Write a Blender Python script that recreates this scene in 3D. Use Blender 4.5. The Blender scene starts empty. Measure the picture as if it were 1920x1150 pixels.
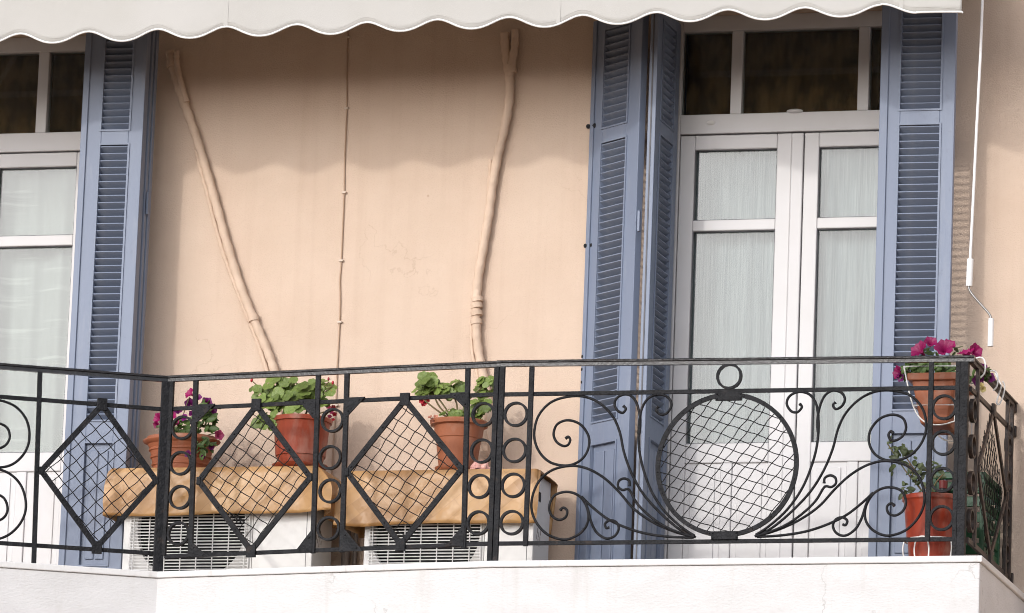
import bpy, math, random
from mathutils import Vector, Matrix, noise
sc = bpy.context.scene
COL = sc.collection
R = math.radians
PI = math.pi

# ------------------------------------------------------------------ camera
F, CW, CH = 12000.0, 1920.0, 1150.0
YAW, PITCH, ROLL = R(15.55), R(11.89), R(2.177)
CAM = Vector((6.1238, -31.5825, -5.3488))
fwd = Vector((-math.sin(YAW)*math.cos(PITCH), math.cos(YAW)*math.cos(PITCH), math.sin(PITCH)))
rgt = Vector((math.cos(YAW), math.sin(YAW), 0))
dwn = fwd.cross(rgt)
r2 = math.cos(ROLL)*rgt - math.sin(ROLL)*dwn
d2 = math.sin(ROLL)*rgt + math.cos(ROLL)*dwn
cd = bpy.data.cameras.new('camera'); cam = bpy.data.objects.new('camera', cd); COL.objects.link(cam)
cam.matrix_world = Matrix(((r2.x, -d2.x, -fwd.x, CAM.x), (r2.y, -d2.y, -fwd.y, CAM.y), (r2.z, -d2.z, -fwd.z, CAM.z), (0, 0, 0, 1)))
cd.sensor_width = 36; cd.sensor_fit = 'HORIZONTAL'; cd.lens = F/CW*36; cd.clip_start = 0.5; cd.clip_end = 2000
sc.camera = cam

# ------------------------------------------------------------------ light
SUNV = Vector((-0.36, -1.0, 0.485)).normalized()      # towards the sun: low, hazy, from the front left
wd = bpy.data.worlds.new('World'); sc.world = wd; wd.use_nodes = True
nt = wd.node_tree; nt.nodes.clear()
out = nt.nodes.new('ShaderNodeOutputWorld'); bg = nt.nodes.new('ShaderNodeBackground')
sky = nt.nodes.new('ShaderNodeTexSky'); sky.sky_type = 'NISHITA'; sky.sun_disc = False
sky.sun_elevation = math.asin(SUNV.z); sky.sun_rotation = math.atan2(SUNV.x, SUNV.y)
sky.air_density = 1.0; sky.dust_density = 1.6; sky.ozone_density = 1.0
hs = nt.nodes.new('ShaderNodeHueSaturation'); hs.inputs['Saturation'].default_value = 0.30
tint = nt.nodes.new('ShaderNodeMix'); tint.data_type = 'RGBA'; tint.blend_type = 'MULTIPLY'; tint.inputs[0].default_value = 1.0
tint.inputs[7].default_value = (0.985, 0.985, 1.03, 1)                    # thin white cloud over the whole sky
nt.links.new(sky.outputs[0], hs.inputs['Color']); nt.links.new(hs.outputs[0], tint.inputs[6]); nt.links.new(tint.outputs[2], bg.inputs[0])
bg.inputs[1].default_value = 0.15
nt.links.new(bg.outputs[0], out.inputs[0])
sl = bpy.data.lights.new('sun', 'SUN'); sl.energy = 0.55; sl.angle = R(2.0); sl.color = (1.0, 0.965, 0.91)
so = bpy.data.objects.new('sun', sl); COL.objects.link(so)
so.rotation_euler = SUNV.to_track_quat('Z', 'Y').to_euler(); so.location = SUNV*40
sc.view_settings.view_transform = 'Standard'; sc.view_settings.look = 'None'
sc.view_settings.gamma = 1.0; sc.view_settings.use_curve_mapping = False
sc.view_settings.exposure = 0.80
sc.render.engine = 'CYCLES'
sc.cycles.pixel_filter_type = 'BLACKMAN_HARRIS'; sc.cycles.filter_width = 1.0

# ------------------------------------------------------------------ measuring helpers
def ray(px, py):
    return (r2*((px-960)/F) + d2*((py-575)/F) + fwd).normalized()
def W(px, py, y):                                       # the point of the plane Y = y seen there
    v = ray(px, py); return CAM + v*((y-CAM.y)/v.y)

# ------------------------------------------------------------------ mesh collector
class MB:
    def __init__(s): s.v = []; s.f = []
    def box(s, lo, hi):
        x0, y0, z0 = lo; x1, y1, z1 = hi; b = len(s.v)
        s.v += [Vector(p) for p in ((x0,y0,z0),(x1,y0,z0),(x1,y1,z0),(x0,y1,z0),(x0,y0,z1),(x1,y0,z1),(x1,y1,z1),(x0,y1,z1))]
        s.f += [tuple(b+i for i in q) for q in ((0,3,2,1),(4,5,6,7),(0,1,5,4),(1,2,6,5),(2,3,7,6),(3,0,4,7))]
        return s
    def obox(s, c, a, b_, c_):                          # centre + three half vectors
        b = len(s.v); c = Vector(c)
        for k in (-1, 1):
            for i, j in ((-1,-1),(1,-1),(1,1),(-1,1)): s.v.append(c + a*i + b_*j + c_*k)
        s.f += [tuple(b+i for i in q) for q in ((0,3,2,1),(4,5,6,7),(0,1,5,4),(1,2,6,5),(2,3,7,6),(3,0,4,7))]
        return s
    def beam(s, p, q, w, h, side):                      # w along side, h across
        p, q = Vector(p), Vector(q); d = (q-p); L = d.length; d.normalize()
        side = (side - d*side.dot(d)).normalized(); up = d.cross(side)
        return s.obox((p+q)/2, d*(L/2), side*(w/2), up*(h/2))
    def tube(s, pts, r, n=8, closed=False, rfun=None):
        pts = [Vector(p) for p in pts]; m = len(pts); b = len(s.v)
        up = None
        for i, p in enumerate(pts):
            if closed: t = pts[(i+1) % m]-pts[i-1]
            else: t = pts[min(i+1, m-1)]-pts[max(i-1, 0)]
            t.normalize()
            if up is None:
                up = t.cross(Vector((0, 0, 1)))
                if up.length < 0.1: up = t.cross(Vector((1, 0, 0)))
            up = (up - t*up.dot(t)).normalized(); sd = t.cross(up)
            rr = rfun(i/(m-1)) if rfun else r
            for k in range(n):
                a = 2*PI*k/n; s.v.append(p + up*(rr*math.cos(a)) + sd*(rr*math.sin(a)))
        for i in range(m if closed else m-1):
            for k in range(n):
                a0 = b+i*n+k; a1 = b+i*n+(k+1) % n; c0 = b+((i+1) % m)*n+k; c1 = b+((i+1) % m)*n+(k+1) % n
                s.f.append((a0, a1, c1, c0))
        if not closed:
            s.f.append(tuple(b+k for k in range(n))[::-1]); s.f.append(tuple(b+(m-1)*n+k for k in range(n)))
        return s
    def band(s, pts, nrm, w, h, closed=False):          # rectangular bar swept in a plane; w in plane, h along nrm
        pts = [Vector(p) for p in pts]; m = len(pts); b = len(s.v)
        for i, p in enumerate(pts):
            if closed: t = pts[(i+1) % m]-pts[i-1]
            else: t = pts[min(i+1, m-1)]-pts[max(i-1, 0)]
            t.normalize(); sd = t.cross(nrm).normalized()
            for a, c in ((-1,-1),(1,-1),(1,1),(-1,1)): s.v.append(p + sd*(a*w/2) + nrm*(c*h/2))
        for i in range(m if closed else m-1):
            for k in range(4):
                s.f.append((b+i*4+k, b+i*4+(k+1) % 4, b+((i+1) % m)*4+(k+1) % 4, b+((i+1) % m)*4+k))
        if not closed:
            s.f.append((b+3, b+2, b+1, b)); e = b+(m-1)*4; s.f.append((e, e+1, e+2, e+3))
        return s
    def lathe(s, prof, c, n=40, sx=1, sy=1, flute=None):
        b = len(s.v); c = Vector(c)
        for (r, z) in prof:
            for k in range(n):
                a = 2*PI*k/n; rr = r
                if flute and flute[0] < z < flute[1]: rr = r*(1-flute[2]*(0.5+0.5*math.cos(a*flute[3])))
                s.v.append(c+Vector((rr*math.cos(a)*sx, rr*math.sin(a)*sy, z)))
        for i in range(len(prof)-1):
            for k in range(n): s.f.append((b+i*n+k, b+i*n+(k+1) % n, b+(i+1)*n+(k+1) % n, b+(i+1)*n+k))
        return s
    def prism(s, poly, nrm, th):                        # poly of 3-D points, thickened both ways along nrm
        b = len(s.v); m = len(poly)
        s.v += [Vector(p)-nrm*(th/2) for p in poly] + [Vector(p)+nrm*(th/2) for p in poly]
        s.f.append(tuple(b+i for i in range(m))[::-1]); s.f.append(tuple(b+m+i for i in range(m)))
        for i in range(m): s.f.append((b+i, b+(i+1) % m, b+m+(i+1) % m, b+m+i))
        return s
    def disc(s, c, nrm, r, h, n=10):                    # a low rivet head
        c = Vector(c); nrm = nrm.normalized(); a = nrm.cross(Vector((0.3, 0.2, 1))).normalized(); bb = nrm.cross(a); b = len(s.v)
        for rr, hh in ((r, 0), (r*0.8, h*0.8), (r*0.3, h)):
            for k in range(n): s.v.append(c+a*(rr*math.cos(2*PI*k/n))+bb*(rr*math.sin(2*PI*k/n))+nrm*hh)
        for i in range(2):
            for k in range(n): s.f.append((b+i*n+k, b+i*n+(k+1) % n, b+(i+1)*n+(k+1) % n, b+(i+1)*n+k))
        s.f.append(tuple(b+2*n+k for k in range(n)))
        return s
    def grid(s, fn, nu, nv):
        b = len(s.v)
        for j in range(nv+1):
            for i in range(nu+1): s.v.append(Vector(fn(i/nu, j/nv)))
        for j in range(nv):
            for i in range(nu): s.f.append((b+j*(nu+1)+i, b+j*(nu+1)+i+1, b+(j+1)*(nu+1)+i+1, b+(j+1)*(nu+1)+i))
        return s
    def mesh(s, name, mat, off=Vector((0, 0, 0)), smooth=False):
        me = bpy.data.meshes.new(name); me.from_pydata([tuple(p-off) for p in s.v], [], s.f)
        me.materials.append(mat); me.validate(); me.update()
        if smooth:
            me.polygons.foreach_set('use_smooth', [True]*len(me.polygons))
            me.set_sharp_from_angle(angle=R(smooth if smooth is not True else 45))
        return me
    def build(s, name, mat, parent=None, smooth=False, bevel=0, solid=0, base=None):
        off = ORG.get(parent, Vector((0, 0, 0)))
        if parent is None: off = Vector(base) if base is not None else sum(s.v, Vector((0, 0, 0)))/len(s.v)
        o = bpy.data.objects.new(name, s.mesh(name, mat, off, smooth)); COL.objects.link(o)
        if parent: o.parent = parent
        else: o.location = off
        ORG[o] = off
        if solid:
            m = o.modifiers.new('thickness', 'SOLIDIFY'); m.thickness = solid; m.offset = 0
        if bevel:
            m = o.modifiers.new('bevel', 'BEVEL'); m.width = bevel; m.segments = 2; m.limit_method = 'ANGLE'; m.angle_limit = R(50)
        return o
ORG = {}
def root(name, loc, label, cat, group=None):
    o = bpy.data.objects.new(name, None); COL.objects.link(o); o.location = loc; o.empty_display_size = 0.1
    ORG[o] = Vector(loc); tag(o, label, cat, group); return o
def tag(o, label, cat, group=None, kind=None):
    o['label'] = label; o['category'] = cat
    if group: o['group'] = group
    if kind: o['kind'] = kind
    return o
def piece(name, me, parent, loc, rot=None, scale=None):  # shared-mesh part
    o = bpy.data.objects.new(name, me); COL.objects.link(o); o.parent = parent
    o.location = Vector(loc)-ORG[parent]; ORG[o] = Vector(loc)
    if rot is not None: o.rotation_euler = rot
    if scale is not None: o.scale = scale if hasattr(scale, '__len__') else (scale,)*3
    return o
def spline(pts, k=6, closed=False):                      # Catmull-Rom
    P = [Vector(p) for p in pts]; n = len(P); o = []
    rng = range(n if closed else n-1)
    for i in rng:
        if closed: a, b, c, d = P[i-1], P[i], P[(i+1) % n], P[(i+2) % n]
        else: a, b, c, d = P[max(i-1, 0)], P[i], P[i+1], P[min(i+2, n-1)]
        for j in range(k):
            t = j/k; o.append(0.5*((2*b)+(c-a)*t+(2*a-5*b+4*c-d)*t*t+(3*b-a-3*c+d)*t**3))
    if not closed: o.append(P[-1])
    return o

# ------------------------------------------------------------------ materials
def mat(name, col, rough=0.6, col2=None, scale=8, detail=6, bump=0, bscale=60, spec=0.5, amt=(0.35, 0.65), stretch=(1, 1, 1), coat=0, sss=0):
    m = bpy.data.materials.new(name); m.use_nodes = True; n = m.node_tree; p = n.nodes['Principled BSDF']
    p.inputs['Roughness'].default_value = rough; p.inputs['Specular IOR Level'].default_value = spec
    p.inputs['Coat Weight'].default_value = coat
    tc = n.nodes.new('ShaderNodeTexCoord'); mp = n.nodes.new('ShaderNodeMapping'); mp.inputs['Scale'].default_value = stretch
    n.links.new(tc.outputs['Object'], mp.inputs[0])
    if col2:
        nz = n.nodes.new('ShaderNodeTexNoise'); nz.inputs['Scale'].default_value = scale; nz.inputs['Detail'].default_value = detail
        n.links.new(mp.outputs[0], nz.inputs['Vector'])
        cr = n.nodes.new('ShaderNodeValToRGB'); cr.color_ramp.elements[0].position = amt[0]; cr.color_ramp.elements[1].position = amt[1]
        cr.color_ramp.elements[0].color = (*col, 1); cr.color_ramp.elements[1].color = (*col2, 1)
        n.links.new(nz.outputs[0], cr.inputs[0]); n.links.new(cr.outputs[0], p.inputs['Base Color'])
    else: p.inputs['Base Color'].default_value = (*col, 1)
    if bump:
        nb = n.nodes.new('ShaderNodeTexNoise'); nb.inputs['Scale'].default_value = bscale; nb.inputs['Detail'].default_value = 5
        n.links.new(mp.outputs[0], nb.inputs['Vector'])
        bp = n.nodes.new('ShaderNodeBump'); bp.inputs['Strength'].default_value = bump; bp.inputs['Distance'].default_value = 0.01
        n.links.new(nb.outputs[0], bp.inputs['Height']); n.links.new(bp.outputs[0], p.inputs['Normal'])
    return m
def leafmat(name, c1, c2, rough=0.45, trans=0.25):
    m = mat(name, c1, rough, c2, 30, 3, 0.15, 90)
    n = m.node_tree; p = n.nodes['Principled BSDF']; o = [x for x in n.nodes if x.type == 'OUTPUT_MATERIAL'][0]
    oi = n.nodes.new('ShaderNodeObjectInfo'); h = n.nodes.new('ShaderNodeHueSaturation')
    mr = n.nodes.new('ShaderNodeMapRange'); mr.inputs[3].default_value = 0.65; mr.inputs[4].default_value = 1.35
    n.links.new(oi.outputs['Random'], mr.inputs[0]); n.links.new(mr.outputs[0], h.inputs['Value'])
    src = p.inputs['Base Color'].links[0].from_socket
    n.links.new(src, h.inputs['Color']); n.links.new(h.outputs[0], p.inputs['Base Color'])
    t = n.nodes.new('ShaderNodeBsdfTranslucent'); n.links.new(h.outputs[0], t.inputs[0])
    mx = n.nodes.new('ShaderNodeMixShader'); mx.inputs[0].default_value = trans
    n.links.new(p.outputs[0], mx.inputs[1]); n.links.new(t.outputs[0], mx.inputs[2]); n.links.new(mx.outputs[0], o.inputs[0])
    return m

def wall_mat():
    m = mat('peach_render', (0.598, 0.463, 0.362), 0.9, (0.628, 0.493, 0.390), 3.5, 9, 0.35, 130, 0.15)
    n = m.node_tree; p = n.nodes['Principled BSDF']; src = p.inputs['Base Color'].links[0].from_socket
    tc = [x for x in n.nodes if x.type == 'TEX_COORD'][0]
    # faint rain streaks and grimy specks
    mp = n.nodes.new('ShaderNodeMapping'); mp.inputs['Scale'].default_value = (9, 1, 0.35); n.links.new(tc.outputs['Object'], mp.inputs[0])
    nz = n.nodes.new('ShaderNodeTexNoise'); nz.inputs['Scale'].default_value = 1.6; nz.inputs['Detail'].default_value = 6; n.links.new(mp.outputs[0], nz.inputs['Vector'])
    cr = n.nodes.new('ShaderNodeValToRGB'); cr.color_ramp.elements[0].position = 0.50; cr.color_ramp.elements[0].color = (1, 1, 1, 1)
    cr.color_ramp.elements[1].position = 0.72; cr.color_ramp.elements[1].color = (0.80, 0.74, 0.70, 1); n.links.new(nz.outputs[0], cr.inputs[0])
    mu = n.nodes.new('ShaderNodeMix'); mu.data_type = 'RGBA'; mu.blend_type = 'MULTIPLY'; mu.inputs[0].default_value = 0.28
    n.links.new(src, mu.inputs[6]); n.links.new(cr.outputs[0], mu.inputs[7])
    vz = n.nodes.new('ShaderNodeTexVoronoi'); vz.inputs['Scale'].default_value = 3.2; n.links.new(tc.outputs['Object'], vz.inputs['Vector'])
    c2 = n.nodes.new('ShaderNodeValToRGB'); c2.color_ramp.elements[0].position = 0.012; c2.color_ramp.elements[0].color = (0.55, 0.42, 0.36, 1)
    c2.color_ramp.elements[1].position = 0.03; c2.color_ramp.elements[1].color = (1, 1, 1, 1); n.links.new(vz.outputs['Distance'], c2.inputs[0])
    m2 = n.nodes.new('ShaderNodeMix'); m2.data_type = 'RGBA'; m2.blend_type = 'MULTIPLY'; m2.inputs[0].default_value = 0.7
    n.links.new(mu.outputs[2], m2.inputs[6]); n.links.new(c2.outputs[0], m2.inputs[7]); n.links.new(m2.outputs[2], p.inputs['Base Color'])
    return m
def weather(m, col, scale, lo, hi, fac, stretch=(1, 1, 1), seed=0):
    n = m.node_tree; p = n.nodes['Principled BSDF']; L = p.inputs['Base Color'].links
    tc = [x for x in n.nodes if x.type == 'TEX_COORD'][0]
    mp = n.nodes.new('ShaderNodeMapping'); mp.inputs['Scale'].default_value = stretch; mp.inputs['Location'].default_value = (seed, seed*.7, 0); n.links.new(tc.outputs['Object'], mp.inputs[0])
    nz = n.nodes.new('ShaderNodeTexNoise'); nz.inputs['Scale'].default_value = scale; nz.inputs['Detail'].default_value = 9; nz.inputs['Roughness'].default_value = 0.62; n.links.new(mp.outputs[0], nz.inputs['Vector'])
    mr = n.nodes.new('ShaderNodeMapRange'); mr.inputs[1].default_value = lo; mr.inputs[2].default_value = hi; mr.inputs[4].default_value = fac; n.links.new(nz.outputs[0], mr.inputs[0])
    mx = n.nodes.new('ShaderNodeMix'); mx.data_type = 'RGBA'; n.links.new(mr.outputs[0], mx.inputs[0]); mx.inputs[7].default_value = (*col, 1)
    if L: n.links.new(L[0].from_socket, mx.inputs[6])
    else: mx.inputs[6].default_value = p.inputs['Base Color'].default_value
    n.links.new(mx.outputs[2], p.inputs['Base Color'])
M = {}
M['wall'] = wall_mat()
M['plaster'] = mat('white_stucco', (0.655, 0.65, 0.648), 0.85, (0.61, 0.605, 0.60), 4, 7, 0.28, 50, 0.2, stretch=(1, 1, 2.2))
M['coping'] = mat('white_coping_paint', (0.68, 0.675, 0.665), 0.7, (0.60, 0.585, 0.56), 14, 8, 0.25, 60, 0.3, amt=(0.55, 0.85))
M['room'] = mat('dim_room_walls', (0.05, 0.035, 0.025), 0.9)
M['blue'] = mat('blue_grey_shutter_paint', (0.180, 0.216, 0.295), 0.5, (0.208, 0.246, 0.328), 5, 9, 0.10, 60, 0.4, stretch=(1, 1, 0.2), amt=(0.3, 0.7))
M['pvc'] = mat('white_door_frame', (0.585, 0.58, 0.585), 0.42, (0.565, 0.56, 0.56), 5, 3, 0, spec=0.45)
M['gasket'] = mat('dark_glazing_gasket', (0.10, 0.10, 0.11), 0.6)
M['iron'] = mat('black_painted_iron', (0.008, 0.0085, 0.010), 0.52, (0.018, 0.0185, 0.021), 25, 6, 0.6, 90, 0.16)
M['gloss'] = mat('glossy_black_handrail', (0.010, 0.010, 0.012), 0.30, (0.02, 0.02, 0.023), 18, 6, 0.3, 60, 0.45)
M['wire'] = mat('dark_mesh_wire', (0.010, 0.010, 0.010), 0.6, spec=0.2)
M['rust'] = mat('weathered_dark_iron', (0.022, 0.017, 0.015), 0.5, (0.045, 0.03, 0.024), 25, 6, 0.35, 120, 0.4)
M['canvas'] = mat('cream_awning_canvas', (0.50, 0.49, 0.465), 0.9, (0.48, 0.47, 0.44), 3, 5, 0.10, 300, 0.1)
M['piping'] = mat('white_hem_piping', (0.82, 0.82, 0.80), 0.7)
M['rod'] = mat('white_enamel_rod', (0.80, 0.80, 0.79), 0.3)
M['steel'] = mat('bare_steel', (0.30, 0.29, 0.28), 0.4); M['steel'].node_tree.nodes['Principled BSDF'].inputs['Metallic'].default_value = 0.8
M['wrap'] = mat('painted_pipe_wrap', (0.66, 0.51, 0.395), 0.8, (0.60, 0.455, 0.345), 9, 6, 0.5, 35, 0.2)
M['cable'] = mat('painted_cable', (0.42, 0.29, 0.20), 0.6)
M['clip'] = mat('painted_cable_clip', (0.60, 0.49, 0.40), 0.5)
M['ac'] = mat('white_ac_casing', (0.76, 0.755, 0.74), 0.45, (0.70, 0.69, 0.665), 3, 6, 0, spec=0.4)
M['acdark'] = mat('dark_fan_cavity', (0.008, 0.008, 0.009), 0.7)
M['terra'] = mat('terracotta_plastic', (0.34, 0.108, 0.048), 0.55, (0.27, 0.085, 0.038), 5, 5, 0.1, 70, 0.4)
M['terra2'] = mat('brown_terracotta_plastic', (0.36, 0.125, 0.06), 0.55, (0.29, 0.10, 0.048), 6, 5, 0.1, 70, 0.35)
M['redpot'] = mat('brick_red_plastic', (0.27, 0.030, 0.008), 0.45, (0.21, 0.022, 0.007), 9, 5, 0.08, 60, 0.45, stretch=(3, 3, 0.4))
M['redpot2'] = mat('red_brown_plastic', (0.33, 0.06, 0.027), 0.42, (0.25, 0.043, 0.02), 12, 5, 0.08, 60, 0.45, stretch=(3, 3, 0.3))
M['soil'] = mat('potting_soil', (0.035, 0.022, 0.014), 0.95, (0.06, 0.04, 0.025), 40, 6, 0.8, 60)
M['ger'] = leafmat('geranium_leaf', (0.10, 0.17, 0.025), (0.25, 0.31, 0.09))
M['pet'] = leafmat('petunia_leaf', (0.05, 0.10, 0.018), (0.11, 0.165, 0.045))
M['rose'] = leafmat('rose_leaf', (0.05, 0.075, 0.03), (0.11, 0.13, 0.055))
M['stem'] = mat('green_brown_stem', (0.10, 0.11, 0.035), 0.6, (0.16, 0.10, 0.05), 20)
M['magenta'] = leafmat('magenta_petal', (0.30, 0.002, 0.095), (0.20, 0.001, 0.065), 0.5, 0.2)
M['purple'] = leafmat('purple_petal', (0.20, 0.01, 0.15), (0.13, 0.006, 0.11), 0.5, 0.2)
M['redfl'] = leafmat('red_petal', (0.50, 0.02, 0.03), (0.40, 0.015, 0.04), 0.5, 0.2)
M['pinkfl'] = leafmat('pink_petal', (0.66, 0.10, 0.25), (0.55, 0.07, 0.2), 0.5, 0.2)
M['yellow'] = leafmat('yellow_petal', (0.62, 0.50, 0.16), (0.66, 0.56, 0.28), 0.5, 0.2)
M['dryfl'] = leafmat('dried_pink_petal', (0.45, 0.20, 0.13), (0.38, 0.15, 0.1), 0.7, 0.1)
M['pinkcloth'] = mat('pink_rag', (0.62, 0.30, 0.26), 0.9, (0.72, 0.44, 0.38), 30, 3, 0.3, 80)
M['white_wire'] = mat('white_coated_wire', (0.78, 0.77, 0.74), 0.4)
M['green'] = mat('green_plastic', (0.006, 0.065, 0.022), 0.4)
M['bottle'] = mat('black_plastic_bottle', (0.015, 0.015, 0.017), 0.2)
M['redcap'] = mat('dark_red_plastic', (0.18, 0.015, 0.012), 0.35)
M['ground'] = mat('street_paving', (0.145, 0.085, 0.042), 0.9, (0.18, 0.11, 0.06), 0.6, 6, 0.3, 10)
M['floor'] = mat('beige_floor_tile', (0.34, 0.26, 0.185), 0.6, (0.40, 0.31, 0.23), 6)
M['pipe'] = mat('grey_drain_pipe', (0.18, 0.15, 0.13), 0.6, (0.24, 0.2, 0.17), 9)

for k_ in ('terra', 'terra2', 'redpot', 'redpot2'): weather(M[k_], (0.40, 0.30, 0.24), 9, 0.50, 0.78, 0.6, (1, 1, .45), len(k_))
weather(M['plaster'], (0.46, 0.44, 0.40), 2.2, 0.55, 0.85, 0.55, (5, 1, .5)); weather(M['plaster'], (0.52, 0.50, 0.47), 30, 0.60, 0.75, 0.35)
weather(M['coping'], (0.34, 0.32, 0.29), 6, 0.58, 0.80, 0.6, (2.5, 1, 1))
weather(M['blue'], (0.31, 0.335, 0.385), 7, 0.56, 0.82, 0.55, (1.6, 1.6, .3), 3); weather(M['blue'], (0.13, 0.14, 0.18), 24, 0.62, 0.78, 0.4, (1, 1, 1), 5)
weather(M['canvas'], (0.40, 0.385, 0.35), 1.6, 0.50, 0.80, 0.45, (1, 1, .6), 2)
weather(M['iron'], (0.075, 0.05, 0.036), 16, 0.60, 0.78, 0.5, (1, 1, 1), 4); weather(M['rust'], (0.12, 0.06, 0.034), 14, 0.52, 0.75, 0.7, (1, 1, 1), 1)
weather(M['ac'], (0.50, 0.47, 0.42), 5, 0.55, 0.85, 0.5, (1, 1, .5), 6)
weather(M['wall'], (0.47, 0.345, 0.255), 55, 0.62, 0.74, 0.35, (1, 1, 1), 2); weather(M['wall'], (0.66, 0.54, 0.44), 1.1, 0.45, 0.75, 0.45, (1, 1, 1), 8)
weather(M['pvc'], (0.47, 0.455, 0.43), 4, 0.55, 0.85, 0.4, (1, 1, .6), 3)
def cracks(m, scale, col, fac, wid):
    n = m.node_tree; p = n.nodes['Principled BSDF']; tc = [x for x in n.nodes if x.type == 'TEX_COORD'][0]
    nz = n.nodes.new('ShaderNodeTexNoise'); nz.inputs['Scale'].default_value = 3; nz.inputs['Detail'].default_value = 6; n.links.new(tc.outputs['Object'], nz.inputs['Vector'])
    ad = n.nodes.new('ShaderNodeMix'); ad.data_type = 'RGBA'; ad.blend_type = 'LINEAR_LIGHT'; ad.inputs[0].default_value = 0.35; n.links.new(tc.outputs['Object'], ad.inputs[6]); n.links.new(nz.outputs['Color'], ad.inputs[7])
    v = n.nodes.new('ShaderNodeTexVoronoi'); v.feature = 'DISTANCE_TO_EDGE'; v.inputs['Scale'].default_value = scale; n.links.new(ad.outputs[2], v.inputs['Vector'])
    a = n.nodes.new('ShaderNodeMapRange'); a.inputs[1].default_value = wid; a.inputs[2].default_value = 0; a.inputs[4].default_value = 1; n.links.new(v.outputs['Distance'], a.inputs[0])
    k = n.nodes.new('ShaderNodeTexNoise'); k.inputs['Scale'].default_value = 1.3; n.links.new(tc.outputs['Object'], k.inputs['Vector'])
    b = n.nodes.new('ShaderNodeMapRange'); b.inputs[1].default_value = 0.52; b.inputs[2].default_value = 0.62; b.inputs[4].default_value = fac; n.links.new(k.outputs[0], b.inputs[0])
    mu = n.nodes.new('ShaderNodeMath'); mu.operation = 'MULTIPLY'; n.links.new(a.outputs[0], mu.inputs[0]); n.links.new(b.outputs[0], mu.inputs[1])
    mx = n.nodes.new('ShaderNodeMix'); mx.data_type = 'RGBA'; n.links.new(mu.outputs[0], mx.inputs[0]); n.links.new(p.inputs['Base Color'].links[0].from_socket, mx.inputs[6]); mx.inputs[7].default_value = (*col, 1); n.links.new(mx.outputs[2], p.inputs['Base Color'])
cracks(M['wall'], 1.0, (0.40, 0.28, 0.20), 0.35, 0.004); cracks(M['plaster'], 1.1, (0.30, 0.29, 0.27), 0.5, 0.006)
def cloth_mat(name, seed):
    m = bpy.data.materials.new(name); m.use_nodes = True; n = m.node_tree; p = n.nodes['Principled BSDF']; p.inputs['Roughness'].default_value = 0.38
    p.inputs['Specular IOR Level'].default_value = 0.45
    tc = n.nodes.new('ShaderNodeTexCoord'); mp = n.nodes.new('ShaderNodeMapping'); n.links.new(tc.outputs['Object'], mp.inputs[0])
    mp.inputs['Rotation'].default_value = (R(90), 0, R(40+seed)); mp.inputs['Location'].default_value = (seed*0.1, 0.05, 0)
    bt = n.nodes.new('ShaderNodeTexBrick'); n.links.new(mp.outputs[0], bt.inputs['Vector'])
    bt.inputs['Color1'].default_value = (0.52, 0.30, 0.125, 1); bt.inputs['Color2'].default_value = (0.33, 0.165, 0.052, 1); bt.inputs['Mortar'].default_value = (0.42, 0.235, 0.10, 1)
    bt.inputs['Scale'].default_value = 5.2; bt.inputs['Mortar Size'].default_value = 0.006; bt.inputs['Brick Width'].default_value = 1.5; bt.inputs['Row Height'].default_value = 0.35; bt.inputs['Bias'].default_value = -0.1
    nz = n.nodes.new('ShaderNodeTexNoise'); nz.inputs['Scale'].default_value = 5; nz.inputs['Detail'].default_value = 5; n.links.new(tc.outputs['Object'], nz.inputs['Vector'])
    mx = n.nodes.new('ShaderNodeMix'); mx.data_type = 'RGBA'; mx.blend_type = 'SOFT_LIGHT'; mx.inputs[0].default_value = 0.45
    n.links.new(bt.outputs[0], mx.inputs[6]); n.links.new(nz.outputs[0], mx.inputs[7]); n.links.new(mx.outputs[2], p.inputs['Base Color'])
    n2 = n.nodes.new('ShaderNodeTexNoise'); n2.inputs['Scale'].default_value = 7; n2.inputs['Detail'].default_value = 3; n.links.new(tc.outputs['Object'], n2.inputs['Vector'])
    bp = n.nodes.new('ShaderNodeBump'); bp.inputs['Strength'].default_value = 0.5; bp.inputs['Distance'].default_value = 0.03
    n.links.new(n2.outputs[0], bp.inputs['Height']); n.links.new(bp.outputs[0], p.inputs['Normal'])
    return m
M['cloth1'] = cloth_mat('tan_parquet_oilcloth', 4); M['cloth2'] = cloth_mat('tan_block_oilcloth', 0)

def glass_mat():
    m = bpy.data.materials.new('window_glass'); m.use_nodes = True; n = m.node_tree; n.nodes.clear()
    o = n.nodes.new('ShaderNodeOutputMaterial'); t = n.nodes.new('ShaderNodeBsdfTransparent'); t.inputs[0].default_value = (0.90, 0.93, 0.92, 1)
    g = n.nodes.new('ShaderNodeBsdfGlossy'); g.inputs['Roughness'].default_value = 0.01
    fr = n.nodes.new('ShaderNodeFresnel'); fr.inputs[0].default_value = 1.5
    x = n.nodes.new('ShaderNodeMixShader'); n.links.new(fr.outputs[0], x.inputs[0]); n.links.new(t.outputs[0], x.inputs[1]); n.links.new(g.outputs[0], x.inputs[2]); n.links.new(x.outputs[0], o.inputs[0])
    return m
M['glass'] = glass_mat()
def curtain_mat(name, c1, c2, sx, sz, thr=(0.4, 0.62), trans=0.35):
    m = mat(name, c1, 0.95, c2, 1.0, 4, 0, spec=0.05, amt=thr, stretch=(sx, sx, sz))
    n = m.node_tree; p = n.nodes['Principled BSDF']; o = [x for x in n.nodes if x.type == 'OUTPUT_MATERIAL'][0]
    t = n.nodes.new('ShaderNodeBsdfTranslucent'); n.links.new(p.inputs['Base Color'].links[0].from_socket, t.inputs[0])
    mx = n.nodes.new('ShaderNodeMixShader'); mx.inputs[0].default_value = trans
    n.links.new(p.outputs[0], mx.inputs[1]); n.links.new(t.outputs[0], mx.inputs[2]); n.links.new(mx.outputs[0], o.inputs[0])
    return m
M['sheer'] = curtain_mat('sheer_thread_curtain', (0.285, 0.31, 0.335), (0.40, 0.42, 0.435), 170, 3)
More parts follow.
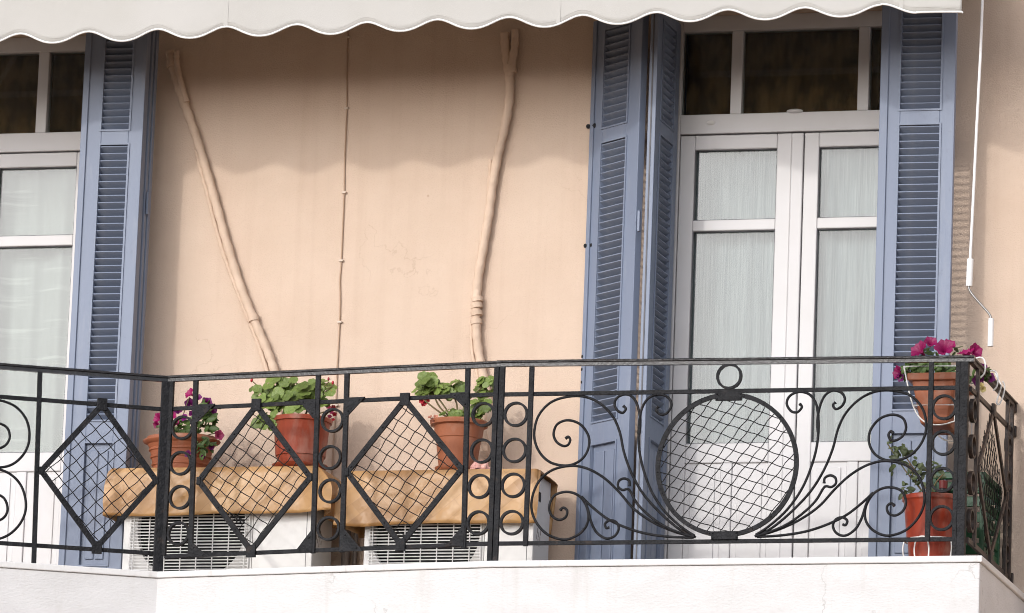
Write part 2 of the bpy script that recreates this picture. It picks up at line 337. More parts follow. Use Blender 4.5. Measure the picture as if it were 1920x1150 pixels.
M['lace'] = curtain_mat('striped_net_curtain', (0.385, 0.40, 0.39), (0.50, 0.515, 0.495), 2.2, 45, (0.55, 0.68))
M['dimcurt'] = curtain_mat('brown_transom_curtain', (0.06, 0.034, 0.014), (0.17, 0.10, 0.045), 12, 6, trans=0.1)

# ================================================================== SETTING
g = MB().grid(lambda a, b: (-400+800*a, -400+800*b, -7.0), 8, 8).build('ground', M['ground'], base=(0, 0, -7)); g['kind'] = 'structure'

# ------------------------------------------------------------------ the house
house = root('apartment_building', (-2.5, 0, -7), 'peach rendered house front with a white balcony, glazed doors and blue shutters', 'building')
XC = (-5.71, -1.18)                                     # centres of the two french doors
OPN = [(c-0.68, c+0.68) for c in XC]; OZ1 = 3.12; OZ0 = 0.0
xs = [-11, OPN[0][0], OPN[0][1], -4.4, -3.5, -2.6, OPN[1][0], OPN[1][1], 0.6, 6]
zs = [-7, -0.4, OZ0, 1.0, 2.0, OZ1, 4.5, 7.5]
w = MB()
idx = {}
def vid(i, j):
    if (i, j) not in idx: idx[(i, j)] = len(w.v); w.v.append(Vector((xs[i], 0, zs[j])))
    return idx[(i, j)]
for i in range(len(xs)-1):
    for j in range(len(zs)-1):
        mx_, mz_ = (xs[i]+xs[i+1])/2, (zs[j]+zs[j+1])/2
        if any(a < mx_ < b for a, b in OPN) and OZ0 < mz_ < OZ1: continue
        w.f.append((vid(i, j), vid(i+1, j), vid(i+1, j+1), vid(i, j+1)))
for a, b in OPN:                                        # reveals
    for q in (((a,0,OZ0),(a,0,OZ1),(a,.36,OZ1),(a,.36,OZ0)), ((b,0,OZ1),(b,0,OZ0),(b,.36,OZ0),(b,.36,OZ1)), ((a,0,OZ1),(b,0,OZ1),(b,.36,OZ1),(a,.36,OZ1))):
        k = len(w.v); w.v += [Vector(p) for p in q]; w.f.append((k, k+1, k+2, k+3))
for q in (((-11,0,-7),(-11,0,7.5),(-11,8,7.5),(-11,8,-7)), ((6,0,7.5),(6,0,-7),(6,8,-7),(6,8,7.5)), ((-11,0,7.5),(6,0,7.5),(6,8,7.5),(-11,8,7.5)), ((-11,8,-7),(-11,8,7.5),(6,8,7.5),(6,8,-7))):
    k = len(w.v); w.v += [Vector(p) for p in q]; w.f.append((k, k+1, k+2, k+3))
w.build('wall', M['wall'], house)
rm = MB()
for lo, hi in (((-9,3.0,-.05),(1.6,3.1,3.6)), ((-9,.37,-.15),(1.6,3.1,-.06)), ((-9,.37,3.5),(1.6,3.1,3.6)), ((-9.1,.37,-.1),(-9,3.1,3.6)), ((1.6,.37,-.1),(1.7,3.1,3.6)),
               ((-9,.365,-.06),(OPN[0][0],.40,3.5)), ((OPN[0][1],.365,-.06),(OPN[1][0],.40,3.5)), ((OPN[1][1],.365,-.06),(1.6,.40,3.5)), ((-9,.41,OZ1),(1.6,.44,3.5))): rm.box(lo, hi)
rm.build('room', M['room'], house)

# balcony slab: concave corner at the left, square corner at the right
PC, PM, PL, PE = Vector((0, -1.15)), Vector((-2.405, -1.115)), Vector((-4.24, -0.88)), Vector((-6.6, -2.03))
def off_poly(d):
    def ofs(a, b): t = (b-a).normalized(); return Vector((t.y, -t.x))      # outward (towards the street)
    n1, n2, n3 = ofs(PE, PL), ofs(PL, PM), ofs(PM, PC)
    def mit(p, a, b): s_ = (a+b).normalized(); return p + s_*(d/s_.dot(a))
    return [PE+n1*d, mit(PL, n1, n2), mit(PM, n2, n3), PC+n3*d+Vector((0.105, 0))]
def slab(d, z0, z1, dx=0):
    q = off_poly(d); q[-1] = q[-1]+Vector((dx, 0))
    pts = q+[Vector((q[-1].x, -0.0015)), Vector((q[0].x, -0.0015))]
    return MB().prism([Vector((p.x, p.y, (z0+z1)/2)) for p in pts], Vector((0, 0, 1)), z1-z0)
slab(0.040, -0.47, -0.034, -0.012).build('balcony_slab', M['plaster'], house, bevel=0.006)
cop = slab(0.050, -0.033, 0.0).build('coping', M['coping'], house, bevel=0.005)
q_ = off_poly(-0.10)
ft_ = [Vector((p.x, p.y, .004)) for p in q_[:3]]+[Vector((-.02, q_[3].y, .004)), Vector((-.02, -.003, .004)), Vector((q_[0].x, -.003, .004))]
MB().prism(ft_, Vector((0, 0, 1)), .006).build('balcony_floor', M['floor'], house)

# ------------------------------------------------------------------ french doors
def french_door(xc, lab):
    fr = MB(); y0, y1 = 0.10, 0.17
    a, b = xc-0.68, xc+0.68
    zt = 3.09
    fr.box((a, y0, 0), (a+.045, y1, zt+.03)); fr.box((b-.045, y0, 0), (b, y1, zt+.03))
    fr.box((a+.045, y0, 3.035), (b-.045, y1, zt+.03))
    fr.box((a+.045, y0, 2.482), (b-.045, y1, 2.586))
    for s in (-1, 1):
        c = xc+s*0.340; fr.box((c-.03, y0+.004, 2.586), (c+.03, y1, 3.035))
    d = fr.build('french_door', M['pvc'], house, bevel=0.004); d['label'] = lab
    # recessed beads round the three top lights, panes
    lights = [(a+.045, xc-.37, 2.586, 3.035), (xc-.31, xc+.31, 2.586, 3.035), (xc+.37, b-.045, 2.586, 3.035)]
    for (x0, x1, z0, z1) in lights:
        MB().box((x0, y0+.035, z0), (x1, y0+.041, z1)).build('transom_pane', M['glass'], d)
    for s in (-1, 1):                                   # two leaves
        lx0, lx1 = (xc-.632, xc-.034) if s < 0 else (xc+.034, xc+.632)
        yl0, yl1 = y0+.012, y0+.07
        st = 0.078
        lf = MB()
        lf.box((lx0, yl0, .03), (lx0+st, yl1, 2.476)); lf.box((lx1-st, yl0, .03), (lx1, yl1, 2.476))
        gx0, gx1 = lx0+st, lx1-st
        lf.box((gx0, yl0, 2.398), (gx1, yl1, 2.476)); lf.box((gx0, yl0+.001, 1.962), (gx1, yl1, 2.02)); lf.box((gx0, yl0+.001, .728), (gx1, yl1, .832)); lf.box((gx0, yl0, .03), (gx1, yl1, .16))
        xm = (gx0+gx1)/2
        lf.box((xm-.03, yl0+.003, .16), (xm+.03, yl1, .728))
        lf.build('door_leaf', M['pvc'], d, bevel=0.005)
        for (z0, z1) in ((.832, 1.962), (2.02, 2.398)):
            MB().box((gx0, yl0+.028, z0), (gx1, yl0+.034, z1)).build('pane', M['glass'], d)
            gk = MB()
            for q in (((gx0, yl0+.012, z0), (gx0+.004, yl0+.0275, z1)), ((gx1-.004, yl0+.012, z0), (gx1, yl0+.0275, z1)), ((gx0+.004, yl0+.012, z1-.004), (gx1-.004, yl0+.0275, z1)), ((gx0+.004, yl0+.012, z0), (gx1-.004, yl0+.0275, z0+.004))): gk.box(*q)
            gk.build('glazing_bead', M['gasket'], d)
        for (x0, x1) in ((gx0, xm-.03), (xm+.03, gx1)):
            MB().box((x0, yl0+.012, .16), (x1, yl0+.04, .728)).box((x0+.03, yl0+.006, .19), (x1-.03, yl0+.012, .698)).build('lower_panel', M['pvc'], d, bevel=0.006)
    MB().box((xc-.033, y0+.002, .03), (xc+.030, y0+.05, 2.474)).build('cover_strip', M['pvc'], d, bevel=0.005)
    lt = MB()
    for (x, z, sx) in ((xc-.02, 2.590, 0.045),):
        lt.grid(lambda u, v: (x+sx*math.cos(2*PI*u)*math.cos(PI/2*v), y0-.002-.016*math.sin(PI/2*v), z+.012*math.sin(2*PI*u)*math.cos(PI/2*v)), 16, 4)
    lt.build('transom_latch', M['pvc'], d, smooth=True)
    for x in (xc-.47, xc+.59):
        bd = MB(); bd.grid(lambda u, v: (x+.023*math.cos(2*PI*u)*math.cos(PI/2*v), y0-.009*math.sin(PI/2*v), 2.54+.013*math.sin(2*PI*u)*math.cos(PI/2*v)), 16, 4)
        bd.build('hole_cap', M['ac'], d, smooth=True)
    return d
french_door(XC[0], 'white double glass door at the left behind striped net curtains')
french_door(XC[1], 'white double glass door at the right behind sheer thread curtains')

# ------------------------------------------------------------------ shutters
SL_P = 0.0378
def shutter(A, ang, width, lv, label, z0=.05, z1=3.07, th=.042, flip=1, louvers=((2.480, 3.005), (.912, 2.394)), panel=(.14, .785), real=True, strip=None):
    """A: left edge on the front face (x, y); ang: direction of the leaf seen from the front; lv: louvre range along the leaf"""
    t = Vector((math.cos(ang), math.sin(ang), 0)); n = Vector((math.sin(ang), -math.cos(ang), 0))   # n looks at the viewer's side
    O = Vector((A[0], A[1], 0))
    def P(u, z, d=0): return O + t*u + n*d + Vector((0, 0, z))
    def bx(m, u0, u1, za, zb, d0=-th, d1=0): m.obox(P((u0+u1)/2, (za+zb)/2, (d0+d1)/2), t*((u1-u0)/2), n*((d1-d0)/2), Vector((0, 0, (zb-za)/2)))
    fr = MB(); a, b = lv
    bx(fr, 0, a, z0, z1); bx(fr, b, width, z0, z1)
    zz = [z0, panel[0], panel[1], louvers[1][0], louvers[1][1], louvers[0][0], louvers[0][1], z1]
    for k in range(0, 8, 2): bx(fr, a, b, zz[k], zz[k+1])
    s = fr.build('shutter', M['blue'], house, bevel=0.003); s['label'] = label
    if strip:                                           # rebate strip on the stile
        st = MB(); bx(st, strip[0], strip[1], z0, z1, 0.0005, 0.010); st.build('cover_strip', M['blue'], s, bevel=0.003)
    bd = MB()                                           # thin bead moulding round the louvres and the panel
    for (za, zb) in (louvers[0], louvers[1], panel):
        bx(bd, a-.011, a-.001, za-.010, zb+.010, .0005, .006); bx(bd, b+.001, b+.011, za-.010, zb+.010, .0005, .006)
        bx(bd, a-.001, b+.001, zb+.001, zb+.010, .0005, .006); bx(bd, a-.001, b+.001, za-.010, za-.001, .0005, .006)
    bd.build('moulding', M['blue'], s)
    pn = MB(); bx(pn, a, b, panel[0], panel[1], -.030, -.016)
    um = (a+b)/2; w2 = (b-a)
    for (ua, ub) in ((a+.025, um-.004), (um+.004, b-.025)): bx(pn, ua, ub, panel[0]+.03, panel[1]-.035, -.016, -.008)
    pn.build('panel', M['blue'], s, bevel=0.004)
    # one slat, shared: front edge up, inner edge down
    m = MB(); L = (b-a)/2+.004; til = R(34)
    dv = Vector((0, -math.cos(til), math.sin(til))); nv = Vector((0, math.sin(til), math.cos(til)))
    m.obox((0, 0, 0), Vector((L, 0, 0)), dv*.026, nv*.0035)
    me = m.mesh('slat', M['blue'])
    for (za, zb) in louvers:
        cnt = int(round((zb-za)/SL_P)); p = (zb-za)/cnt
        for k in range(cnt):
            rr = random.Random(int(k*31+A[0]*1000)).uniform(-.012, .012)
            piece('slat', me, s, P(um, za+p*(k+.42), -.021), (rr, 0, ang))
    return s, P, t, n
random.seed(3)
# folded stack beside the left door
sA, PA, tA, nA = shutter((-4.973, -.355), R(2.0), .340, (.112, .262), 'blue shutter stack folded open beside the left door', strip=(.0, .034))
hg = MB(); edges = [(-.050, -.088, .335), (-.096, -.134, .343), (-.142, -.185, .350)]
for k, (d0, d1, w_) in enumerate(edges):                 # the leaves folded behind it show only their edges
    s2 = MB(); c = PA((w_)/2+.0, 1.56, (d0+d1)/2)
    s2.obox(c, tA*(w_/2), nA*(abs(d1-d0)/2), Vector((0, 0, 1.51)))
    s2.build('folded_leaf', M['blue'], sA, bevel=0.004)
for z in (2.1, .62):
    hb = MB(); hb.obox(PA(.352, z, -.115), tA*.006, nA*.012, Vector((0, 0, .06)))
    hb.build('hinge', M['blue'], sA, bevel=0.003)
# single leaf beside the right door + its perpendicular partner behind
sB, PB, tB, nB = shutter((-.655, -.325), R(1.5), .388, (.106, .312), 'blue louvred shutter leaf behind the hanging petunia planter', strip=(.0, .042))
MB().obox(PB(.20, 1.56, -.225), tB*.02, nB*.17, Vector((0, 0, 1.50))).build('support_leaf', M['blue'], sB, bevel=0.004)
# angled pair at the left of the right door
sC, PCc, tC, nC = shutter((-2.262, -.035), R(-38), .412, (.100, .306), 'blue shutter leaf angled out from the wall by the right door', strip=(.0, .03))
sD, PD, tD, nD = shutter((-1.836, -.345), R(88), .425, (.09, .33), 'blue shutter leaf standing square to the wall by the right door')
gv = MB()
gv.obox(Vector((-1.860, -.3465, 1.56)), Vector((.0035, 0, 0)), Vector((0, .0012, 0)), Vector((0, 0, 1.50))); gv.build('edge_groove', M['gasket'], sD)
for z, py in ((2.44, 238), (1.85, 462), (1.28, 670), (1.22, 694), (1.15, 718), (.69, 888)):
    hk = MB(); c = W(1098+(888-py)*.021, py, -.03); hk.tube([c+Vector((-.03, .0, 0)), c+Vector((.022, -.012, 0))], .008, 10); hk.disc(c+Vector((.016, -.016, 0)), Vector((0, -1, 0)), .015, .016, 12); hk.disc(c+Vector((-.022, -.008, 0)), Vector((0, -1, 0)), .013, .014, 12)
    hk.build('hinge_pin', M['iron'], sC, smooth=True)
hb = MB(); hb.obox(W(1198, 415, -.35), Vector((.007, 0, 0)), Vector((0, .012, 0)), Vector((0, 0, .055))); hb.build('hinge', M['blue'], sD, bevel=0.003)

# ------------------------------------------------------------------ curtains
def curtain(x0, x1, z0, z1, y, mt, amp, k, label, cat='curtain', seed=0, group=None):
    rr = random.Random(seed); ph = [rr.uniform(0, 6.28) for _ in range(3)]
    def fn(u, v):
        x = x0+(x1-x0)*u
        d = amp*(math.sin(k*x+ph[0])+.6*math.sin(2.3*k*x+ph[1]+.4*v)+.3*math.sin(5*k*x+ph[2]))*(1-.45*v)
        return (x, y+d, z0+(z1-z0)*v)
    o = MB().grid(fn, 90, 12).build(name='curtain', mat=mt, smooth=60, solid=0.002, base=((x0+x1)/2, y, z0)); tag(o, label, cat, group); return o
curtain(XC[1]-.61, XC[1]-.05, .05, 2.45, .225, M['sheer'], .018, 19, 'sheer vertical thread curtain behind the left pane of the right door', seed=1, group='sheer curtains of the right door')
curtain(XC[1]+.05, XC[1]+.61, .05, 2.45, .225, M['sheer'], .018, 19, 'sheer vertical thread curtain behind the right pane, next to the lone shutter leaf', seed=2, group='sheer curtains of the right door')
curtain(XC[0]+.03, XC[0]+.62, .05, 2.45, .235, M['lace'], .030, 15, 'pale net curtain with fine horizontal stripes in the left door', seed=3)
curtain(XC[0]-.64, XC[0]+.64, 2.52, 3.1, .25, M['dimcurt'], .012, 24, 'dim brown curtain behind the top lights of the left door', seed=4)
curtain(XC[1]-.64, XC[1]+.64, 2.52, 3.1, .25, M['dimcurt'], .012, 24, 'dim brown curtain behind the top lights of the right door', seed=5)

# ================================================================== AWNING
aw = root('awning', (-3.3, -.5, 2.8), 'cream canvas awning with scalloped valance over the balcony', 'awning')
crests = [-6.64, -6.25, -5.87, -5.49, -5.11, -4.735, -4.355, -3.98, -3.597, -3.222, -2.842, -2.46, -2.075, -1.685, -1.31, -.915, -.517]
def hem(x):
    if x > -.517:
        t = (x+.517)
        if t < .19: return 2.858-.0265*(1-math.cos(PI*t/.19))
        return 2.805+.002*math.sin(9*t)
    for i in range(len(crests)-1):
        if crests[i] <= x <= crests[i+1]:
            t = (x-crests[i])/(crests[i+1]-crests[i]); b = 2.842+.012*i/15
            return b-.0275*(1-math.cos(2*PI*t))-.004*(1-math.cos(4*PI*t))*.5
    return 2.84
AX0, AX1 = -6.64, -.102
def vy(x, z): return -1.0+.006*math.sin(5.1*x)+.004*math.sin(11*x+1)*(3.1-z)*3
def vfn(u, v):
    x = AX0+(AX1-AX0)*u; z = hem(x)+(3.10-hem(x))*v; return (x, vy(x, z), z)
va = MB().grid(vfn, 520, 8).build('valance', M['canvas'], aw, smooth=60, solid=0.002)
MB().tube([(AX0+(AX1-AX0)*i/640, vy(AX0+(AX1-AX0)*i/640, hem(AX0+(AX1-AX0)*i/640))-.001, hem(AX0+(AX1-AX0)*i/640)) for i in range(641)]+[(AX1+.006, -1.0, hem(AX1)-.004)], .0055, 8).build('hem_piping', M['piping'], va, smooth=60)
stc = MB()
stc.tube([(AX0+(AX1-AX0)*i/640, vy(AX0+(AX1-AX0)*i/640, hem(AX0+(AX1-AX0)*i/640))-.0018, hem(AX0+(AX1-AX0)*i/640)+.022-.006*math.sin(i*.11)) for i in range(641)], .0009, 5)
stc.build('stitching', M['canvas'], va)
for px in (424, 1046, 1690):
    x = W(px, 40, -1.0).x; MB().grid(lambda u, v: (x-.011+.022*u, vy(x, 2.9)-.0025, hem(x)+.004+(3.09-hem(x))*v), 1, 6).build('seam', M['canvas'], va, solid=0.0016)
MB().grid(lambda u, v: (AX0+(AX1-AX0)*u, -1.0+.95*v, 3.115+.36*v-.03*math.sin(PI*v)), 20, 10).build('canopy', M['canvas'], aw, smooth=60, solid=0.002)
MB().box((AX0, -1.03, 3.085), (AX1+.02, -.985, 3.15)).build('front_bar', M['rod'], aw, bevel=0.008)
MB().tube([(AX0, -.08, 3.50), (AX1+.02, -.08, 3.50)], .05, 20).build('roller', M['rod'], aw, smooth=True)
for x in (-6.1, -.45):
    MB().tube([(x, -.06, 3.40), (x+.35, -.5, 3.25), (x+.02, -.985, 3.13)], .016, 10).build('folding_arm', M['rod'], aw)

# crank rod
ck = root('awning_crank', tuple(W(1857, 650, -.72)), 'white awning crank rod with bent steel handle hanging by the wall', 'crank rod')
MB().tube([W(1842.5, -60, -.72), W(1842, 0, -.72), W(1838.5, 100, -.72), W(1831, 245, -.72), W(1825, 370, -.72), W(1819, 490, -.72)], .0075, 12).build('rod', M['rod'], ck, smooth=True)
MB().tube([W(1819.5, 486, -.72), W(1817, 537, -.72)], .0165, 14).build('sleeve', M['rod'], ck, smooth=True)
MB().tube(spline([W(1817, 535, -.72), W(1817.5, 543, -.72), W(1826, 556, -.72), W(1850, 583, -.72), W(1857, 593, -.72), W(1858, 602, -.72)]), .006, 10).build('bent_arm', M['steel'], ck, smooth=True)
MB().tube([W(1858.5, 598, -.72), W(1857, 650, -.72)], .0145, 14).build('handle', M['rod'], ck, smooth=True)

# ================================================================== RAILING
rl = root('balcony_railing', (-2.4, -1.1, 0), 'black wrought iron balcony railing with scrolls, diamonds and wire mesh', 'railing')
rnd = random.Random(11)
class Sec:
    def __init__(s, A, B):
        s.A = A; s.L = (B-A).length; s.d = ((B-A)/s.L); s.t = Vector((s.d.x, s.d.y, 0)); s.n = Vector((s.d.y, -s.d.x, 0))   # n: towards the street
    def P(s, u, z, off=0): return Vector((s.A.x, s.A.y, 0)) + s.t*u + s.n*off + Vector((0, 0, z))
    def uz(s, px, py):
        v = ray(px, py); n = s.n; k = (Vector((s.A.x, s.A.y, 0))-CAM).dot(n)/v.dot(n); p = CAM+v*k
        return ((p-Vector((s.A.x, s.A.y, 0))).dot(s.t), p.z)
IR = M['iron']
def zslope(s, u, za, zb): return za+(zb-za)*u/s.L
def bar_h(s, u0, z0, u1, z1, h=.021, th=.012, off=0, name='rail', m=IR):
    mb = MB(); mb.beam(s.P(u0, z0, off), s.P(u1, z1, off), th, h, s.n); return mb.build(name, m, rl, bevel=0.0015)
def bar_v(s, u, z0, z1, wd_=.024, th=.014, off=0, name='baluster', m=IR, lean=0):
    mb = MB(); mb.beam(s.P(u, z0, off), s.P(u+lean, z1, off), th, wd_, s.n)
    o = mb.build(name, m, rl, bevel=0.0015); return o
def ringm(s, u, z, r, name='ring', m=IR, w=.012, h=.022, off=0, k=40):
    return MB().band([s.P(u+(r-w/2)*math.cos(2*PI*i/k), z+(r-w/2)*math.sin(2*PI*i/k), off) for i in range(k)], s.n, w, h, True).build(name, m, rl, smooth=40)
def handrail(s, u0, u1, z0, z1, m=M['gloss']):
    prof = [(-.012, -.031), (-.012, -.014), (-.021, -.012), (-.022, -.005), (-.014, 0.0), (.014, 0.0), (.022, -.005), (.021, -.012), (.012, -.014), (.012, -.031)]
    mb = MB(); k = len(prof); N = 12
    for i in range(N+1):
        u = u0+(u1-u0)*i/N; zz = z0+(z1-z0)*i/N+rnd.uniform(-.0008, .0008)
        for (o, z) in prof: mb.v.append(s.P(u, zz+z, o))
    for i in range(N):
        for j in range(k): mb.f.append((i*k+j, i*k+(j+1) % k, (i+1)*k+(j+1) % k, (i+1)*k+j))
    mb.f.append(tuple(range(k))[::-1]); mb.f.append(tuple(N*k+j for j in range(k)))
    return mb.build('handrail', m, rl)
def rivets(mb, s, pts, off, r=.0055):
    for (u, z) in pts: mb.disc(s.P(u, z, off), s.n, r, .004, 8)
def clip_poly(poly, p, d):                              # line p + t d against a convex polygon
    lo, hi = -9, 9; n = len(poly); A2 = sum(poly[i][0]*poly[(i+1) % n][1]-poly[(i+1) % n][0]*poly[i][1] for i in range(n))
    for i in range(n):
        a, b = poly[i], poly[(i+1) % n]; ex, ey = b[0]-a[0], b[1]-a[1]
        nx, ny = (-ey, ex) if A2 > 0 else (ey, -ex)
        num = nx*(a[0]-p[0])+ny*(a[1]-p[1]); den = nx*d[0]+ny*d[1]
        if abs(den) < 1e-9:
            if num > 0: return None
            continue
        t = num/den
        if den > 0: lo = max(lo, t)
        else: hi = min(hi, t)
    return (lo, hi) if hi-lo > .03 else None
def mesh_wires(s, frame, poly, angs, sp, off=-.004, m=None, r=.0025, seed=0, wav=.0020):
    rr = random.Random(seed); cx = sum(p[0] for p in poly)/len(poly); cz = sum(p[1] for p in poly)/len(poly)
    for fi, (a, q) in enumerate(zip(angs, sp)):
        d = (math.cos(a), math.sin(a)); nn = (-d[1], d[0])
        for k in range(-22, 23):
            o = (k+.4)*q+rr.uniform(-.0035, .0035); p = (cx+nn[0]*o, cz+nn[1]*o)
            da = rr.uniform(-.02, .02); dd = (math.cos(a+da), math.sin(a+da))
            c = clip_poly(poly, p, dd)
            if not c: continue
            N = max(4, int((c[1]-c[0])/.016)); pts = []
            for i in range(N+1):
                t = c[0]+(c[1]-c[0])*i/N; e = wav*math.sin(t*55+k*PI+fi) + rr.uniform(-.0006, .0006)
                pts.append(s.P(p[0]+dd[0]*t+nn[0]*e, p[1]+dd[1]*t+nn[1]*e, off+(.0022 if fi else -.0022)*math.sin(t*60+k*PI)))
            MB().tube(pts, r, 5).build('mesh_wire', m or M['wire'], frame, smooth=80)
def diamond(s, ul, ut, ur, ub, zl, zt, zr, zb, angs, sp, seed, m=IR, th=.012, wm=None, r=.0025):
    c = [(ul, zl), (ut, zt), (ur, zr), (ub, zb)]; mb = MB(); w_ = .029
    for i in range(4):
        a, b = c[i], c[(i+1) % 4]
        mb.beam(s.P(a[0], a[1], .012+.0008*(i % 2)), s.P(b[0], b[1], .012+.0008*(i % 2)), th, w_, s.n)
    fr = mb.build('diamond_frame', m, rl, bevel=0.0015)
    rv = MB()
    for i in range(4):
        a, b = c[i], c[(i+1) % 4]
        for f in (.07, .30, .62, .93): rivets(rv, s, [(a[0]+(b[0]-a[0])*f, a[1]+(b[1]-a[1])*f)], .0185)
    rv.build('rivets', m, fr, smooth=60)['kind'] = 'stuff'
    for (u, z) in ((ut, zt+.002), (ub, zb-.002)): MB().obox(s.P(u, z, .0145), s.t*.026, s.n*.0085, Vector((0, 0, .032))).build('clamp_plate', m, fr, bevel=0.002)
    for (u, z) in ((ul, zl), (ur, zr)): MB().obox(s.P(u, z, .0145), s.t*.011, s.n*.0095, Vector((0, 0, .020))).build('clamp_plate', m, fr, bevel=0.002)
    mesh_wires(s, fr, c, angs, sp, seed=seed, m=wm, r=r)
    return fr
def gusset(s, u0, z0, du, dz, m=IR):                    # triangular plate in the corner
    mb = MB().prism([s.P(u0, z0, .0135), s.P(u0+du, z0, .0135), s.P(u0+du*.8, z0+dz*.22, .0135), s.P(u0+du*.12, z0+dz*.95, .0135), s.P(u0, z0+dz, .0135)], s.n, .009)
    rivets(mb, s, [(u0+du*.15, z0+dz*.7), (u0+du*.7, z0+dz*.14)], .018)
    return mb.build('gusset_plate', m, rl)

S1, S2, S3 = Sec(PM, PC), Sec(PL, PM), Sec(PE, PL)
# --- right section (scrolls)
handrail(S1, -.012, S1.L+.035, 1.031, 1.009)
bar_h(S1, .028, .857, S1.L-.03, .849, name='mid_rail'); bar_h(S1, .028, .095, S1.L-.03, .090, name='bottom_rail')
bar_v(S1, .016, .002, .999, .026, .022, .004, 'post'); bar_v(S1, 2.360, .002, .979, .022, .022, .003, 'post')
bar_v(S1, 2.393, .0025, .977, .040, .040, .0, 'corner_post')
for u in (.170, 2.225): bar_v(S1, u, .080, .996 if u < 1 else .979, .0245, .018, .006)
for z in (.752, .572, .388, .200):
    ringm(S1, .0935, z+rnd.uniform(-.003, .003), .064); ringm(S1, 2.293, z-.002+rnd.uniform(-.003, .003), .064)
cu, cz, cr = 1.197, .479, .366
fr = MB().band([S1.P(cu+(cr-.011)*math.cos(2*PI*i/96), cz+(cr-.011)*math.sin(2*PI*i/96), .004) for i in range(96)], S1.n, .022, .016, True).build('circle_frame', IR, rl, smooth=40)
rv = MB()
for i in range(20): rivets(rv, S1, [(cu+(cr-.011)*math.cos(2*PI*(i+.3)/20), cz+(cr-.011)*math.sin(2*PI*(i+.3)/20))], .012, .0045)
rv.build('rivets', IR, fr, smooth=60)['kind'] = 'stuff'
mesh_wires(S1, fr, [(cu+(cr-.022)*math.cos(2*PI*i/48), cz+(cr-.022)*math.sin(2*PI*i/48)) for i in range(48)], (R(-19), R(53)), (.056, .050), seed=5)
for (u, z) in ((cu+.0, cz+cr-.022), (cu, cz-cr+.008)):
    k = MB(); k.obox(S1.P(u, z, .0095), S1.t*.068, S1.n*.0065, Vector((0, 0, .021)))
    rivets(k, S1, [(u+du, z+dz) for du in (-.06, .06) for dz in (-.012, .012)], .0158, .005)
    k.build('clamp_plate', IR, fr, bevel=0.002)
ringm(S1, cu-.003, .928, .066, 'top_ring')
def z4(l): return [(860+x/2.5, 640+y/2.5) for x, y in l]
scrolls = [
 z4([(500,457),(512,447),(522,462),(512,485),(488,490),(457,470),(444,432),(462,388),(512,370),(570,390),(608,445),(606,505),(572,556),(510,582),(430,568),(375,515),(353,440),(372,352),(430,287),(510,260),(590,260),(660,290),(720,350),(754,425),(774,520),(810,620),(868,720),(955,815),(1040,885),(1110,918)]),
 z4([(474,793),(490,780),(508,795),(500,825),(468,837),(434,815),(424,772),(450,722),(512,706),(570,730),(604,790),(602,855),(562,905),(495,930),(415,905),(358,840),(340,760),(368,668),(430,608),(520,584),(600,596),(680,640),(750,705),(820,785),(910,848),(1010,892),(1100,916)]),
 z4([(575,728),(620,772),(690,828),(770,868),(870,900),(980,916),(1100,921)]),
 z4([(590,748),(606,790),(622,850),(648,898),(692,925),(732,912),(750,878),(738,848),(708,840),(686,856),(692,876),(706,872)]),
 z4([(772,304),(784,318),(768,336),(742,322),(731,290),(750,260),(790,250),(824,272),(845,325),(851,390),(846,440)]),
 z4([(938,306),(927,322),(946,344),(976,338),(998,302),(984,266),(940,250),(890,268),(858,320),(845,400),(846,500),(866,600),(905,705),(968,800),(1045,872),(1105,912)]),
 z4([(802,680),(800,655),(776,644),(752,656),(748,682),(768,698),(792,694),(806,706),(836,760),(890,815),(960,865),(1040,900),(1105,918)]),
]
def put_scrolls(s, cen, mir, du=0, only=None, m=IR):
    for i, sp_ in enumerate(scrolls):
        if only and i not in only: continue
        q = [S1.uz(*p) for p in sp_]
        pts = []
        for (u, z) in q:
            x = u-cu
            pts.append((cen+(x if not mir else -x), z))
        P3 = spline([s.P(u, max(z, .112), (.0012*i-.004)) for u, z in pts], 7)
        fe = 0.04
        MB().tube(P3, .0068, 8, rfun=lambda t, i=i: (.0068 if t > .02 or i in (2,) else .0085)).build('scroll', m, rl, smooth=50)
put_scrolls(S1, cu, False); put_scrolls(S1, cu, True)
# --- middle section (diamonds)
handrail(S2, -.01, S2.L+.008, 1.030, 1.029)
bar_h(S2, .026, .856, S2.L-.028, .859, name='mid_rail'); bar_h(S2, .026, .086, S2.L-.028, .096, name='bottom_rail')
bar_v(S2, S2.L-.013, .002, .999, .026, .022, .004, 'post'); bar_v(S2, .022, .09, .998, .026, .020, .004, 'post')
for (a, b) in ((.160, .176), (.850, .862), (1.010, 1.024), (1.678, 1.692)): bar_v(S2, b, .076, .999, .0255, .018, .006, lean=a-b)
for z in (.756, .571, .392, .202):
    for u in (.094, .935, 1.768): ringm(S2, u+(.0 if u > 1.5 else .004*(z < .4))+rnd.uniform(-.003, .003), z+rnd.uniform(-.004, .004), .0635)
A1 = (R(-33), R(54)); 
diamond(S2, .207, .512, .833, .520, .470, .852, .467, .098, A1, (.060, .055), 21)
diamond(S2, 1.037, 1.340, 1.668, 1.350, .486, .849, .479, .104, (R(-31), R(55)), (.060, .055), 22)
gusset(S2, .172, .870, .108, -.095); gusset(S2, .182, .075, .098, .075)
gusset(S2, .845, .872, -.098, -.105); gusset(S2, .860, .078, -.098, .115)
gusset(S2, 1.014, .872, .105, -.10); gusset(S2, 1.024, .078, .118, .12)
gusset(S2, 1.688, .874, -.105, -.09); gusset(S2, 1.695, .086, -.10, .105)
